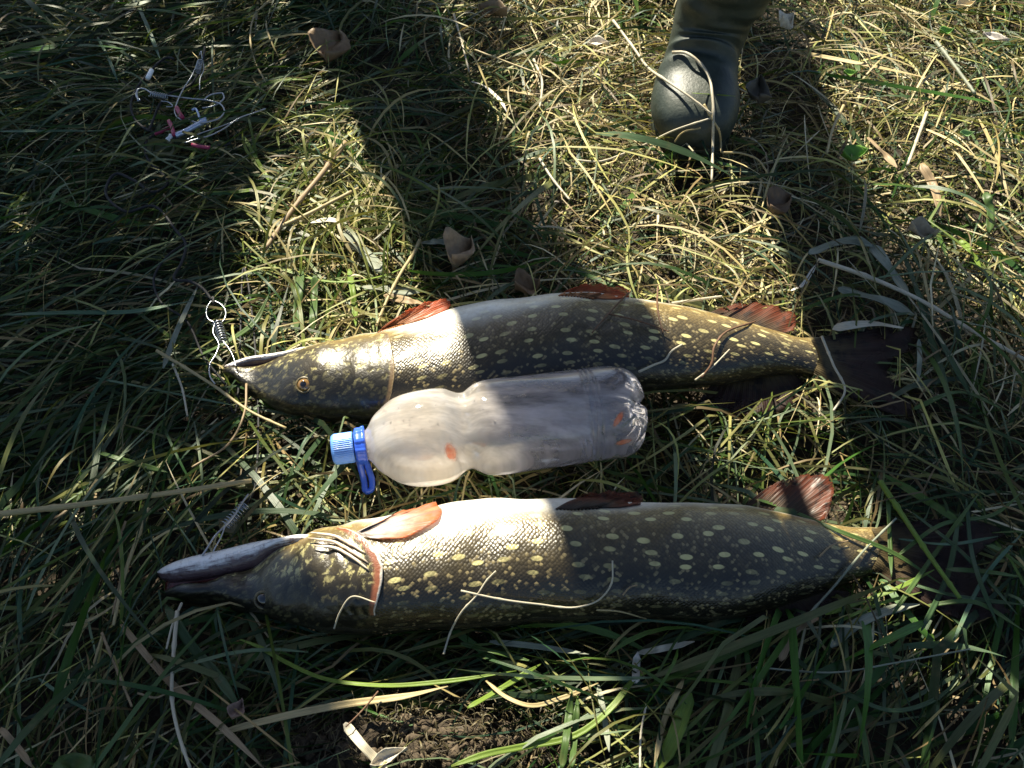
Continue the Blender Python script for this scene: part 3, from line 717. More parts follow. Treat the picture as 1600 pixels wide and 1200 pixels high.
for k in range(12):
    a = k * 2.4; z = 2.9 + .1 * k; st_ = np.array([np.interp(z, zc_, tp[:, 0]), np.interp(z, zc_, tp[:, 1]), z])
    e = st_ + np.array([math.cos(a) * 1.3, math.sin(a) * 1.3, .7 + .05 * k]); m_ = (st_ + e) / 2 + np.array([0, 0, .15])
    v, f = tube(curve_pts(np.array([st_, m_, e]), 12), np.linspace(.03, .005, 12), 6); mesh_obj('limb', v, f, bark_m, tree)
cl = rng.normal(size=(60, 3)) * [.75, .75, .45] + TB + np.array([0, 0.2, 4.3]); cl[:, 2] = np.maximum(cl[:, 2], 3.3)
leaf_cloud('added_crown', (cl[rng.integers(0, 60, 9000)] + rng.normal(size=(9000, 3)) * .16), .05, .09, leaf_m2, tree, 0)

# ------------------------------------------------------------------ ground plants: what is pressed flat under the fish
allv, allf = merge(SOLIDS)
SB = BVHTree.FromPolygons([tuple(v) for v in allv], allf)
def underside(x, y):
    h, nn, i, d = SB.ray_cast(Vector((x, y, -.3)), Vector((0, 0, 1)), .75)
    return None if h is None else h[2]

def build_blades(name, root, phi, L, wd, z0, arch, kap, roll, col, label, nseg=7, mat=None, clip=True, kink=None, sagend=None):
    N = len(L); t = np.linspace(0, 1, nseg + 1)
    ds = L / nseg
    ang = phi[:, None] + kap[:, None] * (t[None, :] - .5)
    if kink is not None:
        kp, ka = kink; ang = ang + np.where(t[None, :] > kp[:, None], ka[:, None], 0)
    dx = np.cos(ang[:, :-1]) * ds[:, None]; dy = np.sin(ang[:, :-1]) * ds[:, None]
    x = root[:, :1] + np.concatenate([np.zeros((N, 1)), np.cumsum(dx, 1)], 1)
    y = root[:, 1:2] + np.concatenate([np.zeros((N, 1)), np.cumsum(dy, 1)], 1)
    x -= (x[:, -1:] - x[:, :1]) * .5; y -= (y[:, -1:] - y[:, :1]) * .5
    z = z0[:, None] + arch[:, None] * 4 * t * (1 - t) + (sagend[:, None] * (t - .5) if sagend is not None else 0)
    prof_w = np.minimum(1, np.minimum(t * 6 + .35, (1 - t) * 2.6 + .05))
    hw = wd[:, None] * .5 * prof_w[None, :]
    px_, py_ = -np.sin(ang), np.cos(ang)
    rl = roll[:, None] + .8 * np.sin(t * 3 + roll[:, None] * 7)
    ox = px_ * hw * np.cos(rl); oy = py_ * hw * np.cos(rl); oz = hw * np.sin(rl)
    C = np.stack([x, y, z], -1)
    if clip:
        lo = allv.min(0) - .01; hi = allv.max(0) + .01
        m = (x > lo[0]) & (x < hi[0]) & (y > lo[1]) & (y < min(hi[1], 1.0))
        ii, jj = np.nonzero(m)
        for a, b in zip(ii, jj):
            u = underside(x[a, b], y[a, b])
            if u is not None and z[a, b] > u - .004: C[a, b, 2] = u - .004
    O = np.stack([ox, oy, oz], -1)
    V = np.stack([C - O, C + O], 2).reshape(-1, 3)
    k = nseg + 1
    base = (np.arange(N) * k * 2)[:, None] + (np.arange(nseg) * 2)[None, :]
    F = np.stack([base, base + 1, base + 3, base + 2], -1).reshape(-1, 4)
    me = bpy.data.meshes.new(name)
    me.vertices.add(len(V)); me.vertices.foreach_set('co', V.astype(np.float32).ravel())
    me.loops.add(len(F) * 4); me.loops.foreach_set('vertex_index', F.astype(np.int32).ravel())
    me.polygons.add(len(F)); me.polygons.foreach_set('loop_start', np.arange(len(F), dtype=np.int32) * 4)
    me.polygons.foreach_set('loop_total', np.full(len(F), 4, np.int32))
    me.update(calc_edges=True)
    me.polygons.foreach_set('use_smooth', [True] * len(F))
    cc = np.ones((N, k, 2, 4), np.float32)
    tipy = (1 - .25 * t[None, :])[:, :, None]
    cc[..., :3] = (col[:, None, :] * tipy)[:, :, None, :]
    at = me.attributes.new('col', 'FLOAT_COLOR', 'POINT'); at.data.foreach_set('color', cc.ravel())
    bl = np.broadcast_to(t[None, :, None] * (L[:, None, None] * 14), (N, k, 2)); bw = np.broadcast_to(np.array([0., 1.])[None, None, :], (N, k, 2)) * .6
    bs = np.broadcast_to(rng.random(N)[:, None, None] * 50, (N, k, 2))
    for nm_, ar in (('bl', bl), ('bw', bw), ('bs', bs)):
        at = me.attributes.new(nm_, 'FLOAT', 'POINT'); at.data.foreach_set('value', np.ascontiguousarray(ar, np.float32).ravel())
    me.materials.append(mat)
    o = bpy.data.objects.new(name, me); COL.objects.link(o)
    tag(o, label, 'grass' if 'grass' in name else 'straw', None, 'stuff')
    return o
grass_m = blade_mat('grass_blade', True, trans=.30, rough=.42)
straw_m = blade_mat('straw_blade', True, trans=.15, rough=.50, stripe=.3)

def zone(px, py):
    """dry share, flow angle (deg, world), spread (deg) at a pixel"""
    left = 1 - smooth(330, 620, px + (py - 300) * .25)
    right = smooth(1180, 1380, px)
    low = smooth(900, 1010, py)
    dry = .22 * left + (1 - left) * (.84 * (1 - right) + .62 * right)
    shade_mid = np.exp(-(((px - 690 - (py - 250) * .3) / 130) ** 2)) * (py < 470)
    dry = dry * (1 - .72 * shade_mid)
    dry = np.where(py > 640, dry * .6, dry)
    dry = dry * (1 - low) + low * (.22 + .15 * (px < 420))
    ang = 28 * left + (1 - left) * (60 - 70 * (py > 300))
    ang = np.where((px > 1180) & (py > 330) & (py < 900), -58, ang)
    ang = np.where(right * (py < 330) > .5, 80, ang)
    ang = np.where((py > 640) & (px < 420), 58, ang)
    ang = np.where((py > 960) & (px > 420) & (px <= 1000), 8, ang)
    ang = np.where((py > 900) & (px > 1000), 52, ang)
    spread = 34 * left + (1 - left) * 62
    spread = np.where((py > 900) & (px > 1000), 26, spread); spread = np.where((py > 960) & (px > 420) & (px <= 1000), 30, spread)
    return dry, ang, spread
def scatter(n, x0, x1, y0, y1):
    return np.stack([rng.uniform(x0, x1, n), rng.uniform(y0, y1, n)], 1)
def pal(cols, n, var=.25):
    cols = np.array(cols); k = rng.integers(0, len(cols), n)
    return cols[k] * (1 + var * rng.normal(size=(n, 1)))[:, :].clip(.35, 1.8)
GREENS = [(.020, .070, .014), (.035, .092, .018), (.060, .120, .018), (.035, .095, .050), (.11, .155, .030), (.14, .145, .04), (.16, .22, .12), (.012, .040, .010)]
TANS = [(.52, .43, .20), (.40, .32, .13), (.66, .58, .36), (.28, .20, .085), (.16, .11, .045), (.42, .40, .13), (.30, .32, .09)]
OLIVE = [(.16, .16, .035), (.21, .18, .05), (.10, .11, .025)]

def field(name, n, kindsel, label, Lr, Wr, zr, archr, kapr, cols, mat, ext=(-1.05, 1.05, -.62, 1.15), nseg=7, spreadmul=1.0, curly=False):
    r = scatter(n, *ext); q = project(np.concatenate([r, np.zeros((n, 1))], 1)); px, py = q[:, 0], q[:, 1]
    dry, ang, spr = zone(px, py)
    keep = rng.random(n) < kindsel(dry, px, py)
    keep &= rng.random(n) > soil_patch(r[:, 0], r[:, 1]) * 1.6
    r = r[keep]; px, py, ang, spr = px[keep], py[keep], ang[keep], spr[keep]; n = len(r)
    # clumpy flow
    flow = 16 * np.sin(r[:, 0] * 9 + 2 * np.sin(r[:, 1] * 7)) + 14 * np.sin(r[:, 1] * 13 + r[:, 0] * 5 + 1)
    phi = np.radians(ang + flow + spr * spreadmul * rng.normal(size=n)) + np.pi * (rng.random(n) > .5)
    L = rng.uniform(*Lr, n) * (.6 + .8 * rng.random(n)); wd = rng.uniform(*Wr, n)
    mound = .010 * np.sin(r[:, 0] * 11 + 3) * np.sin(r[:, 1] * 9 + 1) + .006 * np.sin(r[:, 0] * 23 + r[:, 1] * 17)
    z0 = rng.uniform(*zr, n) + mound
    arch = rng.uniform(*archr, n); kap = rng.normal(size=n) * kapr
    kink = (rng.uniform(.25, .8, n), np.where(rng.random(n) < (.5 if curly else .12), rng.normal(size=n) * 1.1, 0))
    return build_blades(name, r, phi, L, wd, z0, arch, kap, rng.normal(size=n) * .5, pal(cols, n), label, nseg, mat, True, kink, rng.normal(size=n) * .014)

wide = lambda px, py: ((py > 930) & (px > 980))
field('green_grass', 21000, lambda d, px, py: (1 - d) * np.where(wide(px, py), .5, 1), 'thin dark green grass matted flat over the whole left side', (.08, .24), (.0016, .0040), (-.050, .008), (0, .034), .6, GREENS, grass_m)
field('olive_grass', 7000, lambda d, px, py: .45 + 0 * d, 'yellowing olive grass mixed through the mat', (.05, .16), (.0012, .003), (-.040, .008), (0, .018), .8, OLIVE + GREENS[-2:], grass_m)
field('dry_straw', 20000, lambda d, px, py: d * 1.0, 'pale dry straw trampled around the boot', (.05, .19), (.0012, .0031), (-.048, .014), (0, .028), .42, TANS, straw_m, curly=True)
field('straw_litter', 6000, lambda d, px, py: .18 + d * .8, 'short broken straw litter between the blades', (.010, .04), (.0010, .0030), (-.045, .004), (0, .004), .6, TANS + [(.12, .08, .04), (.08, .05, .03)], straw_m, nseg=3)
field('dry_stems', 1500, lambda d, px, py: ((px > 1330) & (py < 620) & (py > 120)) * 1.0, 'dry upright stems bunched along the right edge', (.08, .20), (.0022, .0050), (-.02, .022), (0, .02), .15, TANS[:3] + [(.40, .36, .24)], straw_m, spreadmul=.28)
def outside(d, px, py):
    return np.where((px < -330) | (px > 1930) | (py > 1560) | (py < -330), 1.0, 0.0)
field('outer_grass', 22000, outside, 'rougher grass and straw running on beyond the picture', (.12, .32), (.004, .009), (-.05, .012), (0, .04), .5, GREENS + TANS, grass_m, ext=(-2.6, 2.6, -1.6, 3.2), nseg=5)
field('wide_grass', 2600, lambda d, px, py: np.where(wide(px, py), 1, np.where((py > 960) | (px < 300), .25, .13)), 'broad green sedge blades pressed down in the near right corner', (.14, .30), (.0040, .0088), (-.030, .020), (0, .030), .45, [(.030, .10, .018), (.050, .14, .020), (.085, .17, .03), (.06, .11, .05), (.12, .14, .05)], grass_m, nseg=8)

# ------------------------------------------------------------------ single blades, stalks and leaves one can pick out
KIND = {
    'green': blade_mat('blade_green', False, (.085, .155, .040), .35, .40), 'lime': blade_mat('blade_lime', False, (.24, .36, .06), .4, .40),
    'dark': blade_mat('blade_dark_green', False, (.045, .095, .035), .3, .40), 'straw': blade_mat('blade_straw', False, (.50, .40, .20), .15, .45),
    'pale': blade_mat('blade_pale', False, (.64, .58, .44), .2, .45), 'grey': blade_mat('blade_grey_green', False, (.30, .33, .25), .25, .5),
    'tan': blade_mat('blade_tan', False, (.36, .26, .15), .15, .5), 'teal': blade_mat('blade_blue_green', False, (.10, .19, .11), .3, .4),
    'brown': blade_mat('blade_brown', False, (.17, .09, .05), .1, .6), 'white': blade_mat('blade_white', False, (.80, .76, .68), .2, .5)}
def height_at(px, py, base):
    r = Vector(raydir(px, py)).normalized(); h, nn, i, d = SB.ray_cast(Vector(CAM), r)
    if h is None or h[2] < base: return base
    return h[2] + .003
def blade(kind, w, pts, label, name='grass_blade', cat='grass blade', z=None, group=None, taper=(8, 4)):
    """a creased ribbon through pixels, laid on whatever is under it"""
    base = .020 if z is None else z
    pl = curve_pts(np.array(pts, float), 26) if len(pts) > 2 else curve_pts(np.array(pts, float), 14)
    n = len(pl); zz = np.array([height_at(a, b, base) for a, b in pl])
    zz = np.convolve(np.pad(zz, 3, mode='edge'), np.ones(7) / 7, 'valid'); zz = np.maximum(zz, np.array([height_at(a, b, base) for a, b in pl]))
    s = np.linspace(0, 1, n); zz = zz + .004 * np.sin(s * 9 + pts[0][0])
    C = np.array([P(a, b, c) for (a, b), c in zip(pl, zz)])
    T = np.gradient(C, axis=0); T /= np.linalg.norm(T, axis=1)[:, None]
    view = C - CAM; dep = view @ FW; hw = w * .5 * dep / FPX
    hw = hw * np.minimum(1, np.minimum(s * taper[0] + .3, (1 - s) * taper[1] + .12))
    side = np.cross(T, [0, 0, 1.0]); side /= np.linalg.norm(side, axis=1)[:, None] + 1e-9
    rl = .35 * np.sin(s * 5 + pts[0][1]); nrm = np.cross(side, T)
    sd_ = side * np.cos(rl)[:, None] + nrm * np.sin(rl)[:, None]
    up = np.cross(sd_, T)
    V = np.stack([C - sd_ * hw[:, None], C - sd_ * hw[:, None] * .45 - up * hw[:, None] * .16, C - up * hw[:, None] * .30, C + sd_ * hw[:, None] * .45 - up * hw[:, None] * .16, C + sd_ * hw[:, None]], 1).reshape(-1, 3)
    L = np.linalg.norm(np.diff(C, axis=0), axis=1).sum()
    o = mesh_obj(name, V, grid_faces(n, 5), KIND[kind], None, attrs=dict(bl=np.repeat(s * L * 14, 5), bw=np.tile([0, .25, .5, .75, 1.0], n) * (w / 8), bs=np.full(n * 5, pts[0][0] * .13)))
    md = o.modifiers.new('thickness', 'SOLIDIFY'); md.thickness = .0004
    return tag(o, label, cat, group)
def stalk(kind, w, pts, label, name='straw_stalk', cat='straw', z=None, nodes=True):
    base = .022 if z is None else z
    pl = curve_pts(np.array(pts, float), 34); n = len(pl)
    h0 = np.array([height_at(a, b, base) for a, b in pl]); zz = np.maximum(np.convolve(np.pad(h0, 3, mode='edge'), np.ones(7) / 7, 'valid'), h0)
    C = np.array([P(a, b, c) for (a, b), c in zip(pl, zz + .002)])
    dep = (C - CAM) @ FW; r = w * .5 * dep / FPX; s = np.linspace(0, 1, n)
    r = r * (1 - .25 * s) * np.where(nodes & (np.arange(n) % 11 == 7), 1.35, 1.0)
    v, f = tube(C, r, 7)
    L = np.linalg.norm(np.diff(C, axis=0), axis=1).sum()
    o = mesh_obj(name, v, f, KIND[kind], None, attrs=dict(bl=np.repeat(s * L * 14, 7), bw=np.tile(np.arange(7) / 3.5, n), bs=np.full(n * 7, pts[0][1] * .17)))
    return tag(o, label, cat)

B_, S_ = blade, stalk
# left and top left
B_('teal', 4.5, [(0, 205), (90, 204), (168, 202), (236, 182)], 'long blue-green blade running in from the left edge towards the tackle')
B_('lime', 6, [(381, 213), (402, 250), (424, 289)], 'bright green blade, upper limb of the sharp fold right of the tackle')
B_('lime', 6, [(426, 290), (364, 300), (300, 296), (262, 292)], 'bright green blade lying level, its tip meeting the fold right of the tackle')
B_('lime', 6.5, [(296, 245), (330, 206), (368, 169), (412, 132), (448, 124), (486, 125)], 'yellow-green blade arching over the right side of the metal tackle')
S_('straw', 3.2, [(422, 0), (398, 24), (391, 56), (400, 100), (415, 128)], 'thin curved straw hanging down from the top edge beside the brown leaf')
B_('dark', 15, [(395, 60), (440, 50), (493, 50)], 'dark green broad blade pointing at the brown leaf near the top')
B_('teal', 4.5, [(152, 57), (170, 92), (184, 128)], 'short upright blue-green blade left of the tackle')
B_('teal', 6, [(212, 0), (232, 45), (250, 92)], 'pale blue-green blade coming down from the top edge above the tackle')
S_('tan', 9, [(540, 223), (500, 275), (455, 330), (415, 388)], 'rough pale stalk lying aslant in the sunlit patch left of centre')
S_('straw', 7, [(434, 356), (480, 335), (525, 312), (560, 294)], 'straight straw pointing up to the right inside the sunlit patch')
B_('white', 8, [(486, 348), (514, 343), (542, 349)], 'short white sliver above the sunlit green tuft')
B_('grey', 19, [(540, 358), (560, 382), (580, 405), (597, 424)], 'broad grey-tan blade fragment, half in sun, above the far pike', 'leaf_fragment', 'dry leaf', taper=(9, 9))
S_('straw', 6, [(656, 375), (645, 398), (631, 419), (606, 466), (588, 509)], 'straw leaning down onto the pectoral fin of the far pike')
B_('grey', 15, [(566, 447), (610, 452), (656, 457)], 'flat pale blade above the pectoral fin of the far pike')
B_('tan', 13, [(600, 462), (640, 470), (672, 478)], 'flat tan blade tucked right behind the pectoral fin of the far pike')
B_('grey', 11, [(658, 379), (682, 377), (708, 380)], 'short flat pale blade left of the folded pinkish leaf')
B_('lime', 4, [(392, 400), (440, 420), (520, 440), (600, 430), (650, 410)], 'thin yellow-green blade sagging across the sunlit tuft')
B_('green', 13, [(470, 420), (466, 470), (462, 520)], 'green blade, leftmost of three upright ones in the sunlit tuft above the far pike')
B_('green', 12, [(492, 430), (490, 480), (488, 522)], 'green blade, middle one of three upright ones in the sunlit tuft above the far pike')
B_('lime', 9, [(545, 420), (552, 460), (556, 510)], 'yellow-green blade, rightmost of three upright ones in the sunlit tuft above the far pike')
B_('green', 8, [(300, 560), (352, 535), (400, 500), (420, 460)], 'green blade sweeping up from the snout of the far pike')
# left middle
S_('straw', 10, [(0, 803), (130, 788), (260, 771), (393, 751)], 'thick blond stalk lying level from the left edge to above the near snout', z=.040)
S_('straw', 5.5, [(245, 548), (330, 600), (395, 645), (447, 669)], 'straight straw slanting down past the snout of the far pike')
B_('teal', 4, [(150, 590), (250, 610), (363, 633)], 'thin blue-green blade ending under the snout of the far pike')
B_('green', 8, [(150, 705), (205, 722), (262, 738)], 'green blade just above the thick blond stalk')
S_('pale', 4, [(270, 569), (284, 605), (293, 650)], 'short pale straw crossing the slanting straw left of the far snout')
B_('teal', 7, [(0, 492), (100, 488), (210, 486), (300, 470)], 'long level blue-green blade left of the wire snap')
B_('grey', 8, [(255, 575), (275, 520), (312, 440)], 'grey-green blade standing aslant left of the wire snap')
S_('tan', 4, [(385, 600), (383, 640), (360, 690), (300, 730)], 'thin brown stem curling below the snout of the far pike')
# bottom left
S_('straw', 7, [(233, 795), (215, 840), (202, 874), (189, 921), (177, 977)], 'striped straw standing aslant left of the near snout')
S_('tan', 4.5, [(196, 815), (186, 850), (190, 880), (176, 960)], 'thin bent stem beside the striped straw left of the near snout')
B_('straw', 5, [(98, 977), (135, 970), (160, 958), (181, 943)], 'short yellow blade with a hooked tip left of the striped straw')
S_('tan', 5, [(159, 989), (182, 1045), (206, 1104)], 'brown stalk leaning right in the lower left')
S_('straw', 4, [(159, 995), (145, 1040), (126, 1088)], 'pale stem leaning left in the lower left')
B_('tan', 11, [(189, 975), (230, 1025), (270, 1070), (340, 1130), (412, 1200)], 'long tan blade slanting down to the bottom edge left of centre')
S_('pale', 4.5, [(284, 942), (270, 975), (260, 1014)], 'short white straw pointing down from the near snout')
S_('pale', 7, [(277, 955), (272, 1010), (270, 1104), (280, 1150), (297, 1200)], 'tall upright pale stalk below the near snout')
B_('dark', 15, [(258, 945), (300, 1010), (337, 1053), (380, 1115)], 'dark green broad blade slanting from under the near snout')
B_('lime', 7, [(375, 999), (400, 1008), (439, 1030), (500, 1058), (580, 1070), (700, 1064), (807, 1048)], 'long bright green blade sweeping in a curve under the near pike')
B_('straw', 11, [(337, 1146), (422, 1124), (540, 1100), (640, 1086), (700, 1072)], 'long golden pointed blade below the bright sweeping green blade')
B_('tan', 10, [(0, 1137), (25, 1165), (51, 1200)], 'tan blade cutting the lower left corner')
B_('green', 26, [(82, 1196), (112, 1190), (150, 1198)], 'broad green leaf at the bottom edge near the lower left corner', 'broad_leaf', 'leaf')
S_('tan', 3.5, [(215, 1083), (244, 1090), (272, 1076), (310, 1066)], 'thin wavy straw crossing the upright pale stalk')
B_('teal', 5, [(60, 1060), (110, 1095), (150, 1115)], 'blue-green blade in the lower left, left of the leaning stalks')
# bottom middle
B_('lime', 8.5, [(730, 1106), (788, 1072), (846, 1037)], 'short straight lime blade above the bare soil')
B_('straw', 7, [(759, 1063), (790, 1088), (827, 1102), (880, 1090), (935, 1067)], 'curved straw blade sagging right of the lime blade')
B_('lime', 10, [(705, 1197), (760, 1178), (810, 1168), (908, 1144), (960, 1100), (992, 1060), (1046, 1036)], 'long yellow-green blade rising from the bottom edge to the white bent blade')
B_('white', 12, [(993, 1068), (994, 1040), (997, 1018)], 'white upright stub of the bent blade under the near pike')
B_('pale', 10, [(997, 1020), (1040, 1012), (1085, 1002)], 'pale level limb of the bent blade under the near pike')
B_('green', 12, [(878, 1200), (886, 1140), (894, 1080)], 'pale green upright blade at the bottom, left one of a pair')
B_('green', 10, [(893, 1200), (898, 1150), (903, 1087)], 'pale green upright blade at the bottom, right one of a pair')
B_('pale', 15, [(538, 1130), (570, 1168), (606, 1204)], 'broad pale blade slanting into the bottom edge below the golden blade')
S_('brown', 3, [(591, 1080), (566, 1110), (540, 1136)], 'thin reddish stem crossing the golden blade')
B_('grey', 9, [(935, 1070), (944, 1120), (952, 1175)], 'grey-green blade between the green pair and the white bent blade')
B_('lime', 24, [(1078, 1082), (1062, 1130), (1030, 1203)], 'broadest bright green blade, curving down to the bottom edge')
B_('straw', 9, [(1068, 1060), (1040, 1120), (1022, 1200)], 'yellowish blade beside the broadest bright green one')
B_('grey', 9, [(765, 1002), (840, 1010), (920, 1022)], 'dull pinkish-grey blade in the shadow just under the near pike')
B_('green', 8, [(720, 1005), (780, 1020), (830, 1033)], 'green blade in the shadow, left of the dull grey one')
S_('pale', 4, [(1000, 1200), (1002, 1140), (1010, 1100)], 'pale thin stem at the bottom edge right of the green pair')
# right, over the tail of the near pike
S_('lime', 9, [(1375, 752), (1412, 808), (1450, 865), (1500, 935)], 'thick pale green stem slanting over the tail of the near pike')
B_('green', 7, [(1388, 766), (1390, 830), (1393, 902)], 'upright green blade crossing the tail root of the near pike')
B_('green', 7, [(1165, 774), (1230, 795), (1300, 825), (1400, 866), (1470, 912)], 'long green blade slanting across the rear of the near pike')
B_('grey', 17, [(1298, 1010), (1330, 980), (1364, 962), (1400, 950), (1437, 944)], 'broad pale grey-green blade below the tail of the near pike')
B_('tan', 13, [(1219, 1033), (1234, 1000), (1249, 979), (1284, 964)], 'broad tan blade left of the pale grey-green one')
B_('lime', 7.5, [(1290, 960), (1340, 942), (1397, 921), (1460, 890)], 'lime blade over the dorsal fin of the near pike')
B_('lime', 5, [(1300, 975), (1370, 945), (1440, 925)], 'thinner lime blade just under the one over the dorsal fin')
S_('grey', 3.2, [(1181, 1043), (1313, 1050), (1397, 1036), (1516, 1014)], 'long thin grey stem lying level in the lower right')
B_('dark', 8, [(1229, 1016), (1275, 1055), (1330, 1087), (1397, 1110), (1445, 1100), (1482, 1077), (1500, 1046)], 'dark green blade hanging in a deep bow in the lower right')
B_('green', 9, [(1338, 1100), (1350, 1150), (1357, 1204)], 'green blade running down to the bottom edge under the bowed one')
B_('green', 7, [(1478, 889), (1540, 893), (1602, 902)], 'level green blade running to the right edge beside the near tail')
S_('grey', 4.5, [(1240, 985), (1300, 920), (1350, 860), (1400, 810)], 'thin grey stem slanting up across the tail root of the near pike')
B_('green', 6, [(1400, 870), (1470, 820), (1560, 800), (1600, 765)], 'green blade rising to the right edge over the near tail')
TAIL_LABELS = ['green blade leaning right over the near tail from its lower edge', 'wide dark blade standing across the middle of the near tail', 'dark blade lying level along the lower half of the near tail', 'thin blue-green blade rising to the right edge past the near tail', 'dark thin blade falling across the near tail from its upper corner', 'green blade nearly level just below the near tail', 'dark blade standing upright across the tip of the near tail', 'thin blue-green blade lying level across the top of the near tail']
for k_, (x0_, y0_, x1_, y1_, x2_, y2_, w_, kd) in enumerate([(1395, 960, 1450, 880, 1530, 770, 7, 'green'), (1440, 985, 1480, 900, 1500, 800, 8, 'dark'), (1400, 905, 1490, 930, 1600, 945, 7, 'dark'),
        (1490, 1000, 1540, 900, 1600, 830, 6, 'teal'), (1425, 800, 1500, 860, 1590, 960, 6, 'dark'), (1450, 945, 1520, 940, 1600, 985, 7, 'green'), (1510, 780, 1520, 870, 1560, 980, 7, 'dark'), (1405, 842, 1480, 850, 1560, 838, 5, 'teal')]):
    B_(kd, w_, [(x0_, y0_), (x1_, y1_), (x2_, y2_)], TAIL_LABELS[k_], group='grass blades over the near tail')
# right, above the far tail
S_('pale', 7.5, [(1278, 406), (1350, 430), (1432, 466), (1534, 525), (1602, 562)], 'long straight pale stem running to the right edge above the far tail')
B_('grey', 18, [(1264, 396), (1300, 381), (1338, 375), (1366, 385)], 'broad blue-grey blade, level limb of the fold above the far tail')
B_('grey', 20, [(1362, 382), (1388, 415), (1420, 462)], 'broad blue-grey blade, falling limb of the fold above the far tail')
B_('grey', 22, [(1310, 452), (1345, 460), (1373, 466), (1428, 492)], 'broadest grey-green blade just above the far tail')
B_('pale', 14, [(1300, 513), (1328, 508), (1355, 505), (1412, 512)], 'pale flat blade lying on the upper lobe of the far tail')
B_('grey', 7, [(1436, 530), (1437, 560), (1434, 597)], 'narrow upright grey blade at the tip of the far tail')
B_('white', 6, [(1236, 454), (1255, 444), (1266, 428), (1276, 412)], 'small curved white blade above the anal fin of the far pike')
B_('dark', 10, [(1412, 396), (1432, 450), (1450, 515), (1482, 604)], 'dark green blade falling steeply right of the far tail')
B_('dark', 9, [(1428, 440), (1470, 530), (1520, 625)], 'second dark green blade falling beside the steep one, nearer the right edge')
B_('green', 8, [(1425, 640), (1500, 612), (1570, 640)], 'green blade below and right of the far tail')
S_('pale', 4.5, [(1284, 526), (1302, 570), (1320, 612), (1302, 642)], 'thin pale stem bent over the tail root of the far pike')
B_('straw', 7, [(1235, 79), (1323, 95), (1420, 115), (1515, 137)], 'long level straw blade right of the boot')
S_('grey', 7, [(1463, 66), (1492, 104), (1523, 146)], 'grey stalk slanting down in the upper right')
B_('tan', 11, [(1356, 214), (1378, 236), (1402, 262)], 'tan blade stub in the middle of the right-hand straw')
S_('pale', 6, [(1448, 176), (1434, 215), (1418, 258)], 'upright pale stalk right of the tan stub')
S_('straw', 5, [(1318, 165), (1300, 205), (1292, 240)], 'short upright straw at the edge of the boot shadow')
B_('tan', 14, [(1440, 255), (1462, 300), (1470, 340)], 'broad tan blade amid the dry stems on the right')
B_('green', 14, [(1540, 300), (1548, 330), (1545, 365)], 'flat green blade lying among the dry stems near the right edge')
B_('lime', 12, [(1500, 375), (1522, 398), (1532, 420)], 'short bright green blade right of the blue-grey folded one')
# around and over the boot
S_('pale', 4.7, [(958, 32), (990, 75), (1014, 107), (1040, 125), (1072, 147), (1112, 178)], 'pale straw lying diagonally across the boot toe')
S_('pale', 5.1, [(1050, 82), (1070, 82), (1091, 96), (1107, 118), (1113, 150), (1114, 215), (1112, 282)], 'pale straw arched like a hoop in front of the boot')
S_('straw', 3.9, [(1100, 163), (1112, 185), (1123, 203), (1127, 238)], 'short straw hanging beside the hoop in front of the boot')
S_('pale', 3.5, [(898, 250), (940, 252), (972, 241), (1007, 226), (1050, 205), (1112, 184)], 'long pale straw rising to the right past the boot sole')
B_('lime', 2.3, [(1081, 145), (1110, 147), (1149, 150)], 'thin lime blade lying level across the boot')
S_('straw', 2.7, [(1054, 222), (1064, 209), (1095, 200)], 'thin yellow straw on the boot toe cap')
S_('straw', 3.5, [(1128, 238), (1160, 240), (1185, 250), (1200, 272)], 'straw bent over just right of the boot toe')
# top middle
S_('pale', 3.5, [(709, 22), (722, 68), (733, 112)], 'thin upright straw near the top, left of centre')
B_('white', 5, [(736, 127), (755, 133), (770, 145), (784, 160), (793, 177)], 'white arched straw at the edge of the shadow above the far pike')
S_('pale', 4.5, [(834, 93), (847, 128), (846, 150), (843, 168)], 'upright white straw right of the arched one')
S_('straw', 3.5, [(742, 78), (800, 100), (861, 122)], 'straight straw slanting above the arched one')
S_('pale', 4.5, [(843, 248), (862, 278), (890, 312)], 'short pale straw between the boot and the strip of shadow')
B_('straw', 5, [(780, 140), (810, 143), (840, 150)], 'level yellow blade right of the arched straw')
# stray straws lying on the fish
S_('pale', 4, [(998, 581), (1022, 570), (1040, 562), (1048, 550), (1066, 538)], 'pale jointed straw lying on the flank of the far pike beside the bottle', nodes=False)
S_('brown', 4, [(1096, 590), (1112, 568), (1116, 542), (1128, 524), (1180, 502)], 'brown crooked twig lying on the rear of the far pike', 'dry_twig', 'twig')
S_('pale', 3, [(1086, 594), (1110, 576), (1140, 546)], 'small straight straw crossing the crooked twig on the far pike')
S_('brown', 3, [(1028, 448), (1027, 480), (1036, 520)], 'thin upright twig on the belly of the far pike right of its pelvic fin', 'dry_twig', 'twig')
S_('brown', 3, [(985, 455), (960, 480), (925, 520)], 'dark thin twig slanting from the pelvic fin of the far pike', 'dry_twig', 'twig')
S_('brown', 3, [(950, 490), (1000, 502), (1045, 518)], 'dark twig lying level on the shaded flank of the far pike', 'dry_twig', 'twig')
S_('pale', 5, [(1050, 474), (1090, 468), (1128, 463)], 'pale straw between the pelvic and anal fins of the far pike')
S_('pale', 3.5, [(693, 1022), (705, 985), (722, 955), (745, 930), (762, 905), (775, 892)], 'curved straw hanging down over the flank of the near pike')
S_('pale', 3.5, [(720, 923), (780, 936), (840, 944), (906, 948), (935, 938), (955, 913), (957, 876)], 'long hooked straw lying along the flank of the near pike')
S_('straw', 3.2, [(932, 953), (965, 955), (1010, 967)], 'short straw at the lower edge of the near pike', nodes=False)
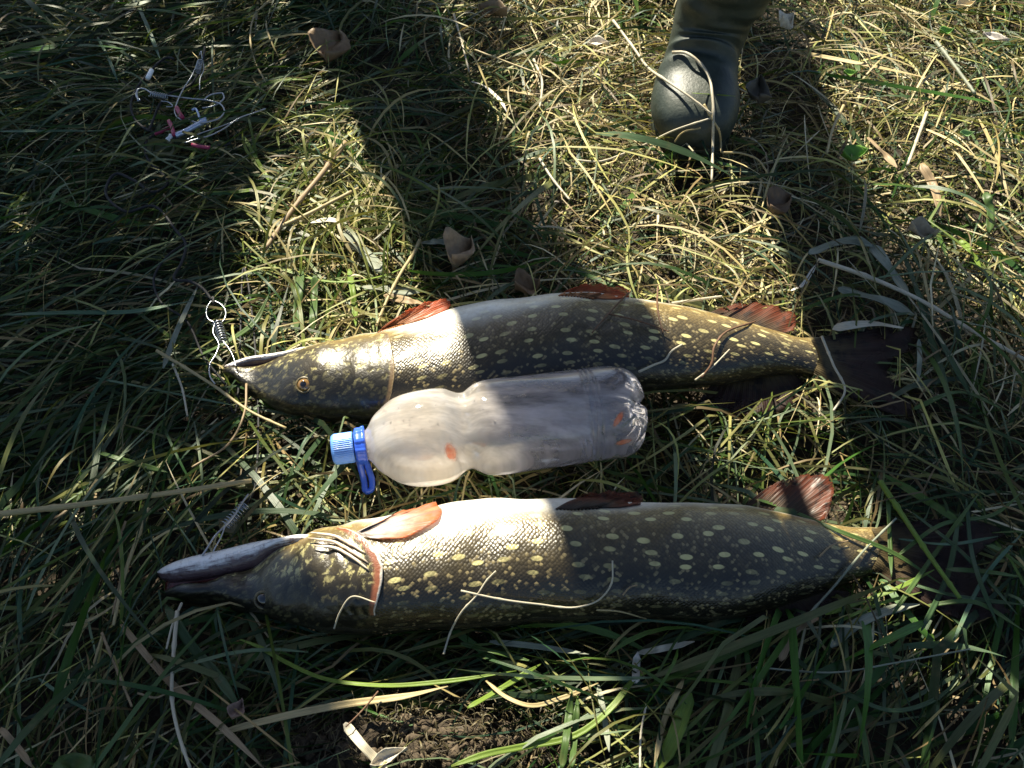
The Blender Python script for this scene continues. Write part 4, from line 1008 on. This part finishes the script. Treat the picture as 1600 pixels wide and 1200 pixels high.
S_('pale', 3, [(522, 982), (532, 955), (548, 933), (586, 941)], 'thin straw bent at a right angle on the gill cover of the near pike', nodes=False)
S_('tan', 3, [(973, 930), (984, 918), (996, 914)], 'tiny straw scrap on the shaded flank of the near pike', nodes=False)
S_('tan', 3, [(1280, 870), (1300, 852), (1325, 845)], 'tiny straw scrap near the tail root of the near pike', nodes=False)

# dry leaves
def leaf(px, py, lx, ly, ang, col, label, curl=.25, z=.018, name='dry_leaf', cat='leaf', lobes=0, twist=0.3, lift=0.0):
    n = NT('leaf_surface'); u = n.attr('lu'); v = n.attr('lv'); nz = n.noise(n.pos(), 130, 4, .65)
    vein = n.math('ABSOLUTE', n.math('SUBTRACT', n.math('FRACT', n.math('ADD', n.math('MULTIPLY', u, 6.0), n.math('MULTIPLY', n.math('ABSOLUTE', v), 2.0))), .5))
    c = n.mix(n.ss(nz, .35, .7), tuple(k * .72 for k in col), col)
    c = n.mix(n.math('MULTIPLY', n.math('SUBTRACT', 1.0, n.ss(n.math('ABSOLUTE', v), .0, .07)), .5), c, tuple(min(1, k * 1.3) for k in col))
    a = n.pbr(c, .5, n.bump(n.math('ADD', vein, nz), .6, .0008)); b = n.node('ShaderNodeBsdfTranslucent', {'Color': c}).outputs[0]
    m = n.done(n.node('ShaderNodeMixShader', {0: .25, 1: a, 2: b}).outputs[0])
    c0 = P(px, py, z); sc_ = ((c0 - CAM) @ FW) / FPX; a_ = R(ang); V, lu, lv = [], [], []
    nu, nv = 22, 11; r_ = np.random.default_rng(int(px + py)); ed = r_.random(nu) * .12
    for i in range(nu):
        s = i / (nu - 1); wd = (math.sin(math.pi * min(1, s ** .75 * .98 + .01)) ** 1.15 * 1.08) * (1 - ed[i]) * (1 + (.14 * math.sin(s * math.pi * lobes) if lobes else 0))
        for j in range(nv):
            t = j / (nv - 1) * 2 - 1
            x = (s - .5) * lx * sc_; y = t * wd * ly * .5 * sc_ / .85
            zz = curl * ly * sc_ * (t * t * 1.3 + .45 * math.sin(s * 5 + px) + 1.6 * twist * t * math.sin(s * 3) + .3 * math.sin(t * 5 + s * 7)) + lift * s
            V.append(c0 + np.array([x * math.cos(a_) - y * math.sin(a_), x * math.sin(a_) + y * math.cos(a_), zz])); lu.append(s); lv.append(t)
    o = mesh_obj(name, V, grid_faces(nu, nv), m, None, attrs=dict(lu=lu, lv=lv))
    md = o.modifiers.new('thickness', 'SOLIDIFY'); md.thickness = .0004
    return tag(o, label, cat)
leaf(520, 76, 62, 56, 75, (.30, .20, .11), 'round brown leaf near the top, left of centre', .22)
leaf(722, 401, 58, 42, 60, (.46, .33, .20), 'folded pinkish leaf in the shadow above the far pike', .5)
leaf(824, 450, 42, 38, 20, (.26, .16, .08), 'brown leaf half hidden behind the back of the far pike', .3)
leaf(1227, 40, 30, 24, 40, (.85, .80, .68), 'small bright white leaf scrap right of the boot', .5, .03)
leaf(935, 69, 34, 14, 0, (.80, .72, .58), 'thin white leaf scrap left of the boot', .3, .03)
leaf(1508, 9, 38, 15, 25, (.72, .60, .36), 'pale yellow leaf at the top edge, right', .3, .03)
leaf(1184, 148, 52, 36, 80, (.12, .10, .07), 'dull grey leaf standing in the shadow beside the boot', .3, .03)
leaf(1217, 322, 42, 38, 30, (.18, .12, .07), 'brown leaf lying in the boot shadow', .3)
leaf(252, 238, 58, 50, 60, (.16, .17, .06), 'olive leaf lying under the lower end of the tackle', .2, .010)
leaf(770, 22, 52, 26, -30, (.34, .24, .13), 'curled tan leaf at the top edge, middle', .4)
leaf(1335, 243, 40, 24, 5, (.16, .34, .04), 'bright green clover-like leaf at the edge of the boot shadow', .3, .02, 'green_leaf', 'leaf', 3)
leaf(1478, 50, 26, 12, 15, (.16, .34, .05), 'small green leaf in the straw near the top right', .3, .03, 'green_leaf', 'leaf')
leaf(1510, 210, 24, 10, 5, (.20, .36, .12), 'small pale green leaf on a dry stem near the right edge', .3, .04, 'green_leaf', 'leaf')
leaf(1328, 115, 22, 10, 0, (.18, .36, .05), 'tiny green leaf just right of the boot shadow', .3, .03, 'green_leaf', 'leaf')
leaf(1440, 365, 44, 22, -15, (.46, .38, .26), 'torn tan leaf above the long pale stem', .5, .03)
leaf(608, 1184, 62, 16, 25, (.66, .60, .48), 'pale shrivelled leaf at the bottom edge beside the bare soil', .5)
leaf(362, 818, 40, 34, 40, (.26, .23, .12), 'olive-brown leaf under the lower wire coil', .2, .008)
leaf(372, 1110, 34, 20, 70, (.30, .20, .16), 'small pinkish leaf on the dark blade in the lower left', .4, .03)
leaf(1555, 60, 40, 12, -35, (.60, .55, .50), 'greyish scrap in the top right corner', .3, .03)

# crumbs of the bare patch
cr = []
for _ in range(520):
    a = r9.uniform(0, 2 * math.pi); q = math.sqrt(r9.random()); px, py = 650 + 280 * q * math.cos(a), 1150 + 62 * q * math.sin(a)
    p0 = P(px, py, -.012); z = ground_z(p0[0], p0[1]) + float(soil_patch(np.array([p0[0]]), np.array([p0[1]]))[0]) * .050
    p0[2] = z + .001
    bm_ = bmesh.new(); bmesh.ops.create_icosphere(bm_, subdivisions=1, radius=r9.choice([.0015, .0025, .004, .0055]))
    cr.append((np.array([v.co[:] for v in bm_.verts]) * (1 + .3 * r9.normal(size=(12 if len(bm_.verts) == 12 else len(bm_.verts), 1))) + p0, [tuple(v.index for v in f.verts) for f in bm_.faces])); bm_.free()
v, f = merge(cr)
crumb_m = simple_mat('soil_crumbs', (.075, .055, .034), .95, .5, 300, .001)
tag(mesh_obj('soil_crumbs', v, f, crumb_m), 'dark crumbs of earth on the bare patch at the bottom edge', 'soil', None, 'stuff')

# moss-like fine tuft litter
def fibres(name, centre, rx, ry, n, L, cols, z0, z1, label):
    c = np.array(centre); r = c[None, :2] + rng.normal(size=(n, 2)) * [[rx, ry]]
    return build_blades(name, r, rng.uniform(0, 6.28, n), rng.uniform(L * .4, L, n), rng.uniform(.0006, .0014, n), rng.uniform(z0, z1, n), rng.uniform(0, .006, n), rng.normal(size=n) * 1.5, rng.normal(size=n), pal(cols, n), label, 4, grass_m)
build_patch = rng.normal(size=(240, 2)) * [.055, .11] + P(520, 330)[:2]
build_blades('lit_green_grass', build_patch, np.radians(95 + 35 * rng.normal(size=240)), rng.uniform(.07, .18, 240), rng.uniform(.0016, .0040, 240), rng.uniform(-.02, .016, 240), rng.uniform(0, .03, 240), rng.normal(size=240) * .7, rng.normal(size=240) * .5, pal([(.16, .20, .03), (.09, .14, .02), (.28, .27, .08), (.40, .34, .16)], 240), 'lightened yellow-green grass in the sunlit patch above the far pike head', 7, grass_m, True)  # brighter palette paints the sunlight of this patch into the blades
fibres('moss_grass', P(585, 335), .035, .022, 1500, .022, [(.22, .27, .05), (.18, .22, .05), (.30, .30, .10)], -.02, .016, 'yellow-green moss in the sunlit patch')
fibres('root_grass', P(700, 1130), .10, .020, 900, .020, [(.16, .13, .07), (.10, .08, .05), (.20, .17, .09)], -.016, -.004, 'fine dead rootlets on the bare earth')

# ------------------------------------------------------------------ the tackle
steel_n = NT('steel_wire'); steel_m = steel_n.done(steel_n.pbr((.34, .36, .39), .3, None, Metallic=1.0))
cord_m = simple_mat('black_cord', (.008, .008, .009), .7, .3, 400, .0006)
pink_m = simple_mat('pink_tube', (.34, .03, .085), .4, .1, 80)
lead_m = simple_mat('pale_blue_lead', (.42, .50, .66), .25, .2, 200, .0006, Metallic=.5)
def wpath(pts, z, n=40):
    z = np.broadcast_to(z, (len(pts),)); q = curve_pts(np.array([[a, b, c] for (a, b), c in zip(pts, z)], float), n)
    return np.array([P(a, b, c) for a, b, c in q])
def wire(name, pts, z, wpx, mat, parent, n=48, sides=7):
    W = wpath(pts, z, n); dep = ((W - CAM) @ FW).mean(); v, f = tube(W, wpx * .5 * dep / FPX, sides); return mesh_obj(name, v, f, mat, parent)
def coil(p0, p1, z, dpx, turns, parent, wpx=1.6):
    a, b = P(*p0, z), P(*p1, z); ax = b - a; l = np.linalg.norm(ax); ax /= l; s1 = np.cross(ax, [0, 0, 1.0]); s1 /= np.linalg.norm(s1); s2 = np.cross(ax, s1)
    dep = (a - CAM) @ FW; r = dpx * .5 * dep / FPX; t = np.linspace(0, 1, turns * 16)
    W = a + ax * (t * l)[:, None] + (s1 * np.cos(t * turns * 6.2832)[:, None] + s2 * np.sin(t * turns * 6.2832)[:, None]) * r
    v, f = tube(W, wpx * .5 * dep / FPX, 6); return mesh_obj('coil_spring', v, f, steel_m, parent)
zt = .030
st = empty('fish_stringer', tuple(P(300, 180, .02)), 'tangled fish stringer of steel wire snaps, pink sleeves and black cord in the top left', 'fish stringer')
wire('snap_wire', [(216, 158), (214, 148), (216, 139), (226, 139), (236, 145), (268, 150), (296, 154), (330, 158), (345, 163), (351, 172), (345, 183), (328, 190), (308, 192), (295, 187)], zt + .006, 2.6, steel_m, st)
coil((235, 147), (261, 152), zt + .006, 9, 8, st)
wire('snap_wire', [(215, 140), (213, 150), (219, 157)], zt + .006, 3.0, steel_m, st, 12)
wire('snap_wire', [(252, 158), (264, 160), (270, 166), (260, 167)], zt + .004, 2.0, steel_m, st, 16)
wire('snap_wire', [(306, 105), (300, 118), (286, 140), (276, 162), (273, 172), (276, 182), (283, 187)], zt + .009, 2.2, steel_m, st)
wire('snap_wire', [(318, 96), (318, 110), (313, 122), (312, 140)], zt + .009, 1.8, steel_m, st)
wire('snap_wire', [(312, 86), (314, 80), (316, 92)], zt + .009, 1.6, steel_m, st, 14)
coil((314, 96), (309, 112), zt + .009, 10, 7, st)
wire('snap_wire', [(318, 157), (326, 150), (340, 146), (348, 146), (350, 153), (344, 160), (332, 166), (316, 169)], zt + .003, 2.8, steel_m, st)
wire('snap_wire', [(289, 223), (305, 218), (325, 213), (350, 201), (375, 184), (395, 177), (415, 170)], zt + .004, 2.4, steel_m, st)
wire('snap_wire', [(292, 218), (312, 209), (338, 200), (372, 188)], zt + .002, 2.0, steel_m, st)
wire('lead_weight', [(274, 212), (290, 205), (305, 197), (322, 188)], zt + .004, 8.5, lead_m, st, 20, 12)
wire('white_sleeve', [(262, 219), (267, 212)], zt + .004, 8, simple_mat('white_sleeve_plastic', (.78, .80, .84), .4), st, 8, 12)
wire('white_sleeve', [(231, 122), (237, 110)], zt + .004, 7.5, bpy.data.materials['white_sleeve_plastic'], st, 8, 12)
wire('snap_wire', [(300, 172), (305, 170), (310, 178), (313, 186), (322, 184)], zt + .006, 4.0, lead_m, st, 20)
for pts, zz, w_ in [([(242, 209), (255, 204), (266, 199)], .030, 6.5), ([(264, 189), (268, 198), (272, 211)], .036, 6.5), ([(276, 168), (280, 176), (285, 184)], .040, 7), ([(300, 226), (312, 229), (328, 231)], .030, 6)]:
    wire('pink_sleeve', pts, zz, w_, pink_m, st, 14, 10)
wire('cord', [(272, 92), (262, 90), (250, 96), (240, 106), (222, 126), (212, 142), (205, 160), (210, 185), (225, 200), (241, 209), (228, 222), (228, 240), (236, 256), (252, 270), (262, 285), (240, 300), (210, 282), (180, 272), (165, 300), (195, 330), (240, 322), (275, 360),
              (290, 380), (284, 410), (272, 436), (298, 440), (318, 452), (330, 468)], .022, 4.5, cord_m, st, 160)
wire('cord', [(268, 214), (280, 219), (300, 224), (336, 229), (360, 224)], .028, 5, cord_m, st)
wire('cord', [(232, 205), (260, 150), (300, 130), (318, 90), (320, 74)], .026, 4, cord_m, st)
wire('cord', [(290, 380), (262, 400), (240, 440), (250, 470), (290, 500), (320, 560), (352, 600)], .016, 4, cord_m, st, 90)
# two snaps of the same stringer, one through each jaw
for pts in ([(331, 469), (323, 482), (325, 498), (335, 504)], [(331, 469), (343, 474), (352, 484), (350, 500), (345, 505)]):
    wire('snap_wire', pts, .026, 2.4, steel_m, st, 20)
wire('cord', [(330, 468), (333, 464), (333, 474)], .028, 3.5, cord_m, st, 10)
coil((340, 504), (349, 534), .026, 15, 8, st, 1.8)
wire('snap_wire', [(336, 504), (333, 518), (342, 540), (338, 552), (328, 570), (329, 590), (336, 600)], .028, 2.4, steel_m, st)
wire('snap_wire', [(349, 534), (358, 545), (366, 562), (368, 572)], .030, 2.0, steel_m, st)
wire('cord', [(352, 600), (362, 640), (380, 420), (400, 742), (396, 770), (386, 786)], .010, 3.5, cord_m, st, 60)
coil((384, 788), (352, 822), .028, 18, 9, st, 1.8)
wire('snap_wire', [(388, 772), (378, 786), (370, 800), (352, 822), (337, 836), (324, 856), (316, 868)], .034, 3.2, steel_m, st)
wire('snap_wire', [(352, 822), (345, 840), (336, 856), (333, 862)], .036, 2.4, steel_m, st)

# ------------------------------------------------------------------ added unseen shrub, its leaves placed to shade the left side
SH = bpy.data.meshes.new
added_bush = empty('added_shade_shrub', (-1.55, 2.1, -.05), 'added unseen leafy shrub with leaves placed to shade the left side', 'shrub')
def in_poly(x, y, poly):
    c = np.zeros(x.shape, bool); n = len(poly)
    for i in range(n):
        x1, y1 = poly[i]; x2, y2 = poly[(i + 1) % n]
        k = ((y1 > y) != (y2 > y)) & (x < (x2 - x1) * (y - y1) / (y2 - y1 + 1e-12) + x1); c ^= k
    return c
shade = [(-600, -500), (640, -260), (640, 20), (540, 70), (480, 110), (440, 200), (405, 300), (370, 400), (335, 500), (318, 585), (360, 660), (395, 780), (415, 860), (440, 900), (500, 1010), (540, 1100), (480, 1400), (-500, 1400)]
slit = ((-60, 765), (400, 715), (410, 790), (-60, 850)); slit2 = ((215, 520), (270, 505), (480, 650), (455, 700))
dapple = [((0, 735), (420, 735), (430, 815), (0, 830)), ((120, 860), (330, 860), (330, 1200), (120, 1200)), ((380, 600), (520, 660), (560, 820), (430, 760))]
N = 16000; tx = rng.uniform(-500, 700, N); ty = rng.uniform(-450, 1350, N)
k = in_poly(tx, ty, shade)
for d in dapple: k &= ~(in_poly(tx, ty, d) & (rng.random(N) < .55))
k &= ~(in_poly(tx, ty, slit) & (rng.random(N) < .93)); k &= ~(in_poly(tx, ty, slit2) & (rng.random(N) < .85))
extra_x = rng.uniform(560, 800, 500); extra_y = rng.uniform(-250, 170, 500)       # sparse leaves added to dapple the top middle
low_x = rng.uniform(420, 1000, 900); low_y = rng.uniform(1030, 1250, 900)
tx = np.concatenate([tx[k], extra_x, ]); ty = np.concatenate([ty[k], extra_y])
N = len(tx); G = np.array([P(a, b, 0) for a, b in zip(tx, ty)])
hh = np.maximum(rng.uniform(1.05, 1.75, N), 0)
cpos = G - TRAVEL * (hh / math.tan(SUN_EL))[:, None] + np.array([0, 0, 1.0]) * hh[:, None]
leaf_cloud('added_shade_leaves', cpos, .03, .05, leaf_m2, added_bush)
# stem and limbs
tr = np.array([(-1.55, 2.1, -.08), (-1.52, 2.05, .35), (-1.45, 1.98, .8), (-1.30, 1.9, 1.2), (-1.1, 1.8, 1.5)])
v, f = tube(curve_pts(tr, 20), np.linspace(.045, .015, 20), 10); mesh_obj('added_trunk', v, f, bark_m, added_bush)
idx = rng.choice(N, 46, replace=False)
for i in idx:
    s = tr[int(rng.integers(1, 5))]; e = cpos[i]; m = (s + e) / 2 + np.array([0, 0, .12])
    v, f = tube(curve_pts(np.array([s, m, e]), 14), np.linspace(.011, .002, 14), 6); mesh_obj('limb', v, f, bark_m, added_bush)
